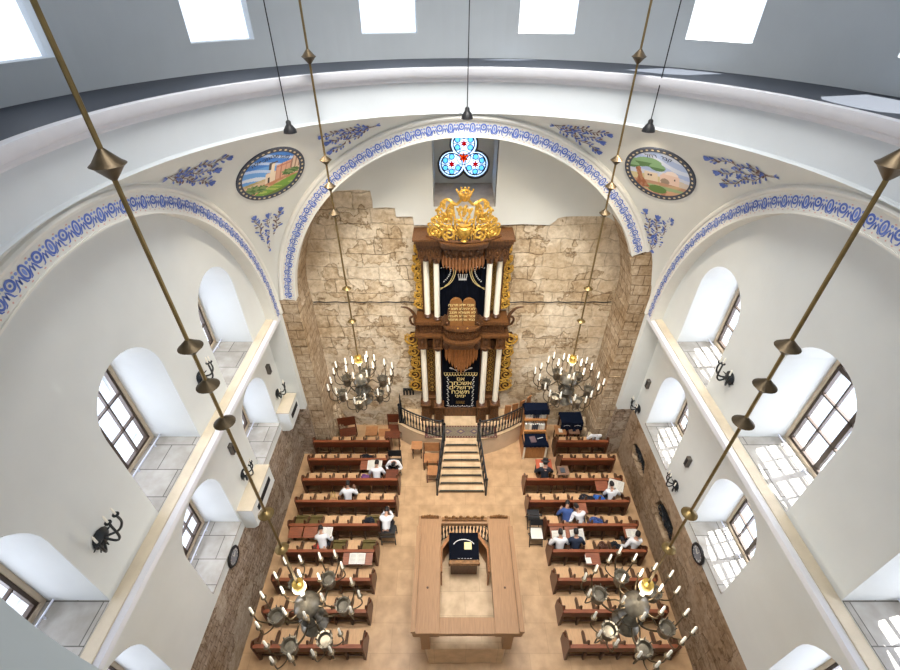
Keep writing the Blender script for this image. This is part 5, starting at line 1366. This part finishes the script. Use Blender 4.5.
tc = thing('table_cloth', (CX - .02, 6.24, 1.865), 'navy velvet cloth with a pale curved band on the reading table', 'tablecloth')
mb = MB(); mb.M = Matrix.Rotation(-.05, 4, 'X'); mb.box(-.40, .40, -.36, .40, 0, .015); mb.box(-.405, -.39, -.36, .40, -.35, 0); mb.box(.39, .405, -.36, .40, -.35, 0); mb.box(-.4, .4, .39, .405, -.4, 0); mb.build('velvet', NAVY, tc)
mb = MB(); mb.M = Matrix.Rotation(-.05, 4, 'X'); ribbon(mb, [(.30 * math.cos(a), -.02 + .22 * math.sin(a)) for a in [PI * .12 + PI * .76 * i / 16 for i in range(17)]], .022, lambda a, b: (a, b, .0165)); mb.build('silver_band', SILVER_T, tc)
mb = MB(); mb.M = Matrix.Rotation(-.05, 4, 'X'); [mb.box(x, x + .05, -.345, -.335, .015, .017) for x in (-.17, -.08, .0, .08, .15)]; mb.build('stitching', SILVER_T, tc)
o = flat('parchment_card', CX + .09, 6.25, 1.886, .20, .20, .006, mat('card_yellow', (.82, .70, .34), .7), 'square yellow card lying on the navy reading table cloth', 'card')
# ------------------------------------------------------------------ people
def skin_mesh(name, chains, m, parent, sub=1):
    """chains: list of [(point, radius), ...]; points that coincide are shared; first point is the root"""
    bm = bmesh.new(); lay = bm.verts.layers.skin.verify(); pts = {}
    def vert(p, r):
        k = tuple(round(c, 4) for c in p)
        if k not in pts:
            v = bm.verts.new(p); rr = r if isinstance(r, tuple) else (r, r); v[lay].radius = rr; v[lay].use_root = (len(pts) == 0); pts[k] = v
        return pts[k]
    for ch in chains:
        prev = None
        for p, r in ch:
            v = vert(p, r)
            if prev is not None and prev != v and not bm.edges.get((prev, v)): bm.edges.new((prev, v))
            prev = v
    me = bpy.data.meshes.new(name + '_skeleton'); bm.to_mesh(me); bm.free()
    o = bpy.data.objects.new(name, me); COL.objects.link(o)
    md = o.modifiers.new('skin', 'SKIN'); md.use_smooth_shade = True
    s = o.modifiers.new('sub', 'SUBSURF'); s.levels = sub; s.render_levels = sub
    dg = bpy.context.evaluated_depsgraph_get(); me2 = bpy.data.meshes.new_from_object(o.evaluated_get(dg))
    o.modifiers.clear(); o.data = me2; me2.name = name; me2.materials.clear(); me2.materials.append(m); me2.shade_smooth(); o.parent = parent
    return o
def bend(a, b, l1, l2, hint):
    d = b - a; L = min(d.length, (l1 + l2) * .985); d.normalize(); t = (l1 * l1 - l2 * l2 + L * L) / (2 * L)
    h = math.sqrt(max(0, l1 * l1 - t * t)); n = hint - d * hint.dot(d); n.normalize(); return a + d * t + n * h, a + d * L
def person(x, y, rz, label, lean=.25, nod=.5, turn=0., hands=None, top=SHIRT, legs=SUIT, hair=HAIR, hat=None, seat=.45, side=0., z=0., sc=.9):
    """seated figure, local +y is where it faces; hands: local targets"""
    r = thing('person', (x, y, z), label, 'person', rz); r.scale = (sc, sc, sc)
    V = Vector; Hp = V((0, 0, seat + .11)); sp = V((math.sin(side), math.sin(lean) * math.cos(side), math.cos(lean) * math.cos(side)))
    rtv = V((math.cos(side), 0, -math.sin(side))); wa = Hp + sp * .17; chs = Hp + sp * .34; up = Hp + sp * .46; nk = Hp + sp * .54
    hd_dir = V((math.sin(turn) * .3 + sp.x, math.sin(lean + nod * .6), math.cos(lean + nod * .6))).normalized(); hd = nk + hd_dir * .16
    hands = hands or ((-.12, .42, seat + .36), (.12, .42, seat + .36))
    fwd = V((math.sin(turn), math.cos(turn), 0)); face = (fwd - hd_dir * fwd.dot(hd_dir)).normalized(); sidev = hd_dir.cross(face)
    body = [[(Hp, (.135, .11)), (wa, (.125, .095)), (chs, (.145, .10)), (up, (.115, .085)), (nk, .052), (nk + hd_dir * .06, .05), (hd - hd_dir * .02, (.072, .085)), (hd + hd_dir * .06, (.07, .085))]]
    shirt = [[(Hp + sp * .02, (.155, .13)), (wa, (.145, .118)), (chs, (.165, .122)), (up, (.145, .115)), (nk - sp * .01, (.085, .085))]]
    trou = [[(Hp, (.15, .125)), (Hp + sp * .06, (.145, .115))]]
    arms = []
    for s, ht in ((-1, hands[0]), (1, hands[1])):
        sh = up + rtv * (s * .175) - sp * .01; el, wr = bend(sh, V(ht), .29, .25, V((s * .6, -.3, -.85)))
        fo = (wr - el).normalized()
        body.append([(up, (.115, .085)), (sh, .058), (el, .042), (wr, .027)])
        shirt.append([(up, (.145, .115)), (sh, .078), (sh.lerp(el, .5), .066), (el, .058), (el.lerp(wr, .85), .043)])
        hp = Hp + rtv * (s * .09); kn = V((s * .16, .47, seat + .07)); an = V((s * .15, .50, .085)); toe = an + V((s * .02, .15, -.045))
        body.append([(Hp, (.135, .11)), (hp, .085), (kn, .055), (an, .038), (toe, .03)])
        trou.append([(Hp, (.15, .125)), (hp, .105), (hp.lerp(kn, .5), .088), (kn, .072), (kn.lerp(an, .5), .062), (an + V((0, 0, .03)), .052)])
        # hand: palm and five fingers
        sd = fo.cross(V((0, 0, 1))); sd = sd.normalized() if sd.length > .1 else V((1, 0, 0)); dn = fo.cross(sd).normalized(); dn = dn if dn.z < 0 else -dn
        pm = wr + fo * .05; fingers = [[(wr, .027), (pm, (.034, .018)), (wr + fo * .085, (.036, .015))]]
        for k, (o_, ln) in enumerate(((-.028, .062), (-.010, .072), (.010, .068), (.027, .052))):
            b0 = wr + fo * .088 + sd * o_; fingers.append([(b0, .0095), (b0 + fo * ln * .55 + dn * .006, .009), (b0 + fo * ln * .8 + dn * .030, .0085)])
        tb = wr + fo * .03 - sd * (s * .028); fingers.append([(tb, .012), (tb + fo * .03 - sd * (s * .03) + dn * .01, .010), (tb + fo * .055 - sd * (s * .025) + dn * .022, .009)])
        arms.append(fingers)
        sh_ = MB(); sh_.tube([an - V((0, .06, .035)), an + V((0, .04, -.025)), toe + V((0, .02, 0))], [.045, .052, .036], 8); sh_.ball(an - V((0, .03, .03)), (.05, .07, .05), 8, 6); sh_.build('shoe', BLACK, r, True)
    b = skin_mesh('body', body, SKIN, r)
    # face and hands are grown into the same mesh
    parts = []
    for fg in arms:
        for ch in fg: parts.append(skin_mesh('finger', [ch], SKIN, r, 1))
    mb = MB(); M = Matrix((sidev, face, hd_dir)).transposed().to_4x4(); M.translation = hd; mb.M = M
    mb.ball((0, .0, .01), (.074, .094, .112), 16, 12); mb.ball((0, .088, -.015), (.014, .022, .022), 8, 6); mb.ball((0, .055, -.075), (.035, .03, .03), 8, 6)
    for s in (-1, 1): mb.ball((s * .074, -.005, -.005), (.012, .020, .030), 8, 6)
    parts.append(mb.build('head', SKIN, r, True))
    bmx = bmesh.new(); bmx.from_mesh(b.data)
    for p in parts: bmx.from_mesh(p.data)
    for f in bmx.faces: f.smooth = True
    bmx.to_mesh(b.data); bmx.free()
    for p in parts: bpy.data.objects.remove(p)
    mb = MB(); mb.M = M
    for s in (-1, 1): mb.ball((s * .030, .082, .012), (.013, .008, .008), 8, 6)
    mb.build('eyes', WAX, b, True)
    mb = MB(); mb.M = M
    for s in (-1, 1): mb.ball((s * .030, .0895, .012), (.006, .003, .006), 6, 5); mb.box(s * .03 - .016, s * .03 + .016, .086, .092, .030, .035)
    mb.build('brows', HAIR, b, True)
    mb = MB(); mb.M = M; mb.box(-.022, .022, .076, .084, -.058, -.052); mb.build('mouth', mat('lips', (.36, .12, .10), .5), b)
    mb = MB(); mb.M = M; n, m = 20, 12; vs = []; fs = []
    for j in range(m + 1):
        el = -.55 + (PI / 2 + .55) * j / m
        for i in range(n):
            q = 2 * PI * i / n; fr = max(0, math.sin(q)); e2 = max(el, .62 * fr) if fr > .25 else el
            if e2 > PI / 2: e2 = PI / 2
            vs.append((.083 * math.cos(e2) * math.cos(q), -.006 + .102 * math.cos(e2) * math.sin(q), .014 + .122 * math.sin(e2)))
    for j in range(m):
        for i in range(n): fs.append((j * n + i, j * n + (i + 1) % n, (j + 1) * n + (i + 1) % n, (j + 1) * n + i))
    mb.add(vs, fs); mb.build('hair', hair, r, True)
    skin_mesh('shirt' if top is not SUIT else 'jacket', shirt, top, r); skin_mesh('trousers', trou, legs, r)
    mb = MB(); mb.M = M
    if hat == 'kippah': mb.lathe([(.0, .145), (.04, .139), (.068, .118), (.074, .104), (.07, .10)][::-1], (0, -.02, -.005), 16); mb.build('skullcap', BLACK, r, True)
    if hat == 'fedora': mb.lathe([(.155, .055), (.160, .062), (.10, .068), (.095, .12), (.085, .165), (.05, .17), (.0, .155)], (0, -.01, 0), 22, sc=(1, 1.12)); mb.build('hat', BLACK, r, True)
    if hat == 'fedora':
        mb = MB(); mb.M = M; mb.lathe([(.103, .07), (.102, .095), (.098, .096)], (0, -.01, 0), 22, sc=(1, 1.12)); mb.build('hat_band', mat('band_grey', (.08, .08, .085), .5), bpy.data.objects[r.children[-1].name], True)
    return r
person(-2.00, 9.93, PI, 'bowed man in white shirt facing the viewer on a chair beside the second left bench', .50, .8, .5, ((-.20, .42, .78), (.16, .44, .78)), hat='kippah', side=-.12)
person(-2.52, 9.26, 0, 'man in white shirt on the third left bench reading the large open book', .50, .8, .1, ((-.16, .40, .78), (.16, .40, .78)), hat='kippah')
person(-3.36, 8.45, 0, 'man in white shirt on the fourth left bench beside the small wooden stand', .45, .75, -.1, ((-.24, .42, .72), (.20, .42, .80)), hat='kippah')
person(-2.00, 7.42, 0, 'man in white shirt and black skullcap in an aisle chair, arms drawn together before him', .80, .9, .0, ((-.05, .68, .80), (.05, .68, .80)), hat='kippah')
person(-3.82, 6.84, 0, 'man in white shirt leaning forward under the lower left brass disc', .75, .8, -.3, ((-.25, .48, .78), (.16, .48, .78)), side=-.18)
person(5.40, 10.82, 0, 'man in white shirt with dark hair at the right end of the front right bench', .30, .6, -.4, ((-.24, .34, .78), (.02, .36, .78)))
person(3.24, 9.25, 0, 'man in black suit and brimmed hat at the left of the third right bench', .35, .5, .2, ((-.2, .42, .84), (.2, .42, .84)), top=SUIT, hat='fedora', sc=.96)
person(5.32, 8.44, 0, 'man in white shirt holding a big book at the right of the fourth right bench', .42, .7, -.2, ((-.08, .34, .86), (.26, .38, .86)))
person(4.14, 7.64, 0, 'person in white shirt leaning sideways over a neighbour on the fifth right bench', .50, .7, -.6, ((-.50, .26, .66), (-.30, .38, .70)), side=-.22)
person(3.68, 7.68, 0, 'person in blue top leaning beside the white shirted one on the fifth right bench', .75, .8, .5, ((-.12, .50, .68), (.18, .50, .68)), top=DENIM, side=.1)
person(3.30, 6.82, 0, 'man in white shirt at the left end of the sixth right bench, reading', .35, .7, .15, ((-.22, .34, .74), (.18, .34, .74)), hat='kippah')
person(3.78, 6.82, 0, 'man in dark navy top on the sixth right bench before the right open book', .38, .7, -.05, ((-.18, .34, .74), (.18, .34, .74)), top=NAVYSH, hat='kippah')
person(5.48, 6.84, 0, 'man in white shirt leaning back at the right end of the sixth right bench', .22, .5, .3, ((-.36, .14, .62), (.10, .38, .76)), side=.15)
chair(-1.98, 10.02, 0, 'black chair of the bowed man facing the camera in the left aisle', BLACK, BLACK, .86, .44, metal=True)
chair(-1.93, 7.45, PI, 'black metal chair under the man with the skullcap at the fifth left bench', BLACK, BLACK, .80, .44, metal=True)
# ------------------------------------------------------------------ light and camera
w = bpy.data.worlds.new('World'); bpy.context.scene.world = w; w.use_nodes = True
bg = w.node_tree.nodes['Background']; bg.inputs[0].default_value = (.88, .93, 1.0, 1); bg.inputs[1].default_value = 1.7
def light(name, kind, loc, energy, col, **k):
    l = bpy.data.lights.new(name, kind); l.energy = energy; l.color = col
    for a, b in k.items(): setattr(l, a, b)
    o = bpy.data.objects.new(name, l); COL.objects.link(o); o.location = loc; return o
def aim(o, d): o.rotation_euler = Vector(d).to_track_quat('-Z', 'Y').to_euler()
s = light('sun', 'SUN', (20, 5, 30), 24, (1, .96, .88), angle=.006); aim(s, (-.45, -.10, -1))
for sd in (-1, 1):
    for cs, zc, hh, u in ((UPW, 7.8, 2.5, 6.95), (LOW, 4.1, 2.4, 7.1)):
        for c in cs:
            a = light('window_daylight', 'AREA', (CX + sd * u, c, zc), 85 if sd > 0 else 72, (.86, .885, 1), shape='RECTANGLE', size=1.5, size_y=hh); aim(a, (-sd, 0, -.15))
a = light('niche_daylight', 'AREA', (CX, 13.9, 10.1), 40, (.9, .95, 1), shape='RECTANGLE', size=1.2, size_y=1.2); aim(a, (0, -1, 0))
a = light('dome_fill', 'AREA', (CX, CY, 18.5), 780, (1, .97, .92), shape='DISK', size=6.5, spread=1.25); aim(a, (0, .24, -1))  # added soft fill from inside the unseen dome, no real lamp hangs there
a = light('dome_fill_up', 'AREA', (CX, CY, 17.5), 30, (.95, .97, 1), shape='DISK', size=4)  # second added fill, turned upward to brighten the vault, not a fitting
aim(a, (0, 0, 1))
for x, y, z in ((-3.10, 9.35, 11.70), (.36, 10.35, 11.74), (3.88, 9.44, 11.70)):
    l = light('pendant_bulb_light', 'SPOT', (x, y, z), 210, (1, .86, .66), spot_size=2.3, spot_blend=.6, shadow_soft_size=.08); aim(l, (0, 0, -1))
for x, y, z in ((-2.57, 9.6, 5.45), (3.44, 9.6, 5.45), (-2.66, 3.59, 5.3), (3.46, 3.59, 5.3)):
    light('chandelier_glow', 'POINT', (x, y, z), 95, (1, .90, .74), shadow_soft_size=.35)
for o in bpy.data.objects:
    if o.get('label') and len(o['label'].split()) > 16: print('LONG', o.name, o['label'])
cam = bpy.data.cameras.new('camera'); cam.sensor_fit = 'HORIZONTAL'; cam.sensor_width = 36; cam.lens = 36 * 452 / 900
cam.clip_start = .1; cam.clip_end = 200
co = bpy.data.objects.new('camera', cam); COL.objects.link(co); co.location = (0, 0, 14)
co.rotation_euler = (math.radians(90 - 37.7), 0, 0)
sc = bpy.context.scene; sc.camera = co
sc.view_settings.view_transform = 'Standard'; sc.view_settings.look = 'None'; sc.view_settings.gamma = 1; sc.view_settings.use_curve_mapping = False
sc.view_settings.exposure = 0
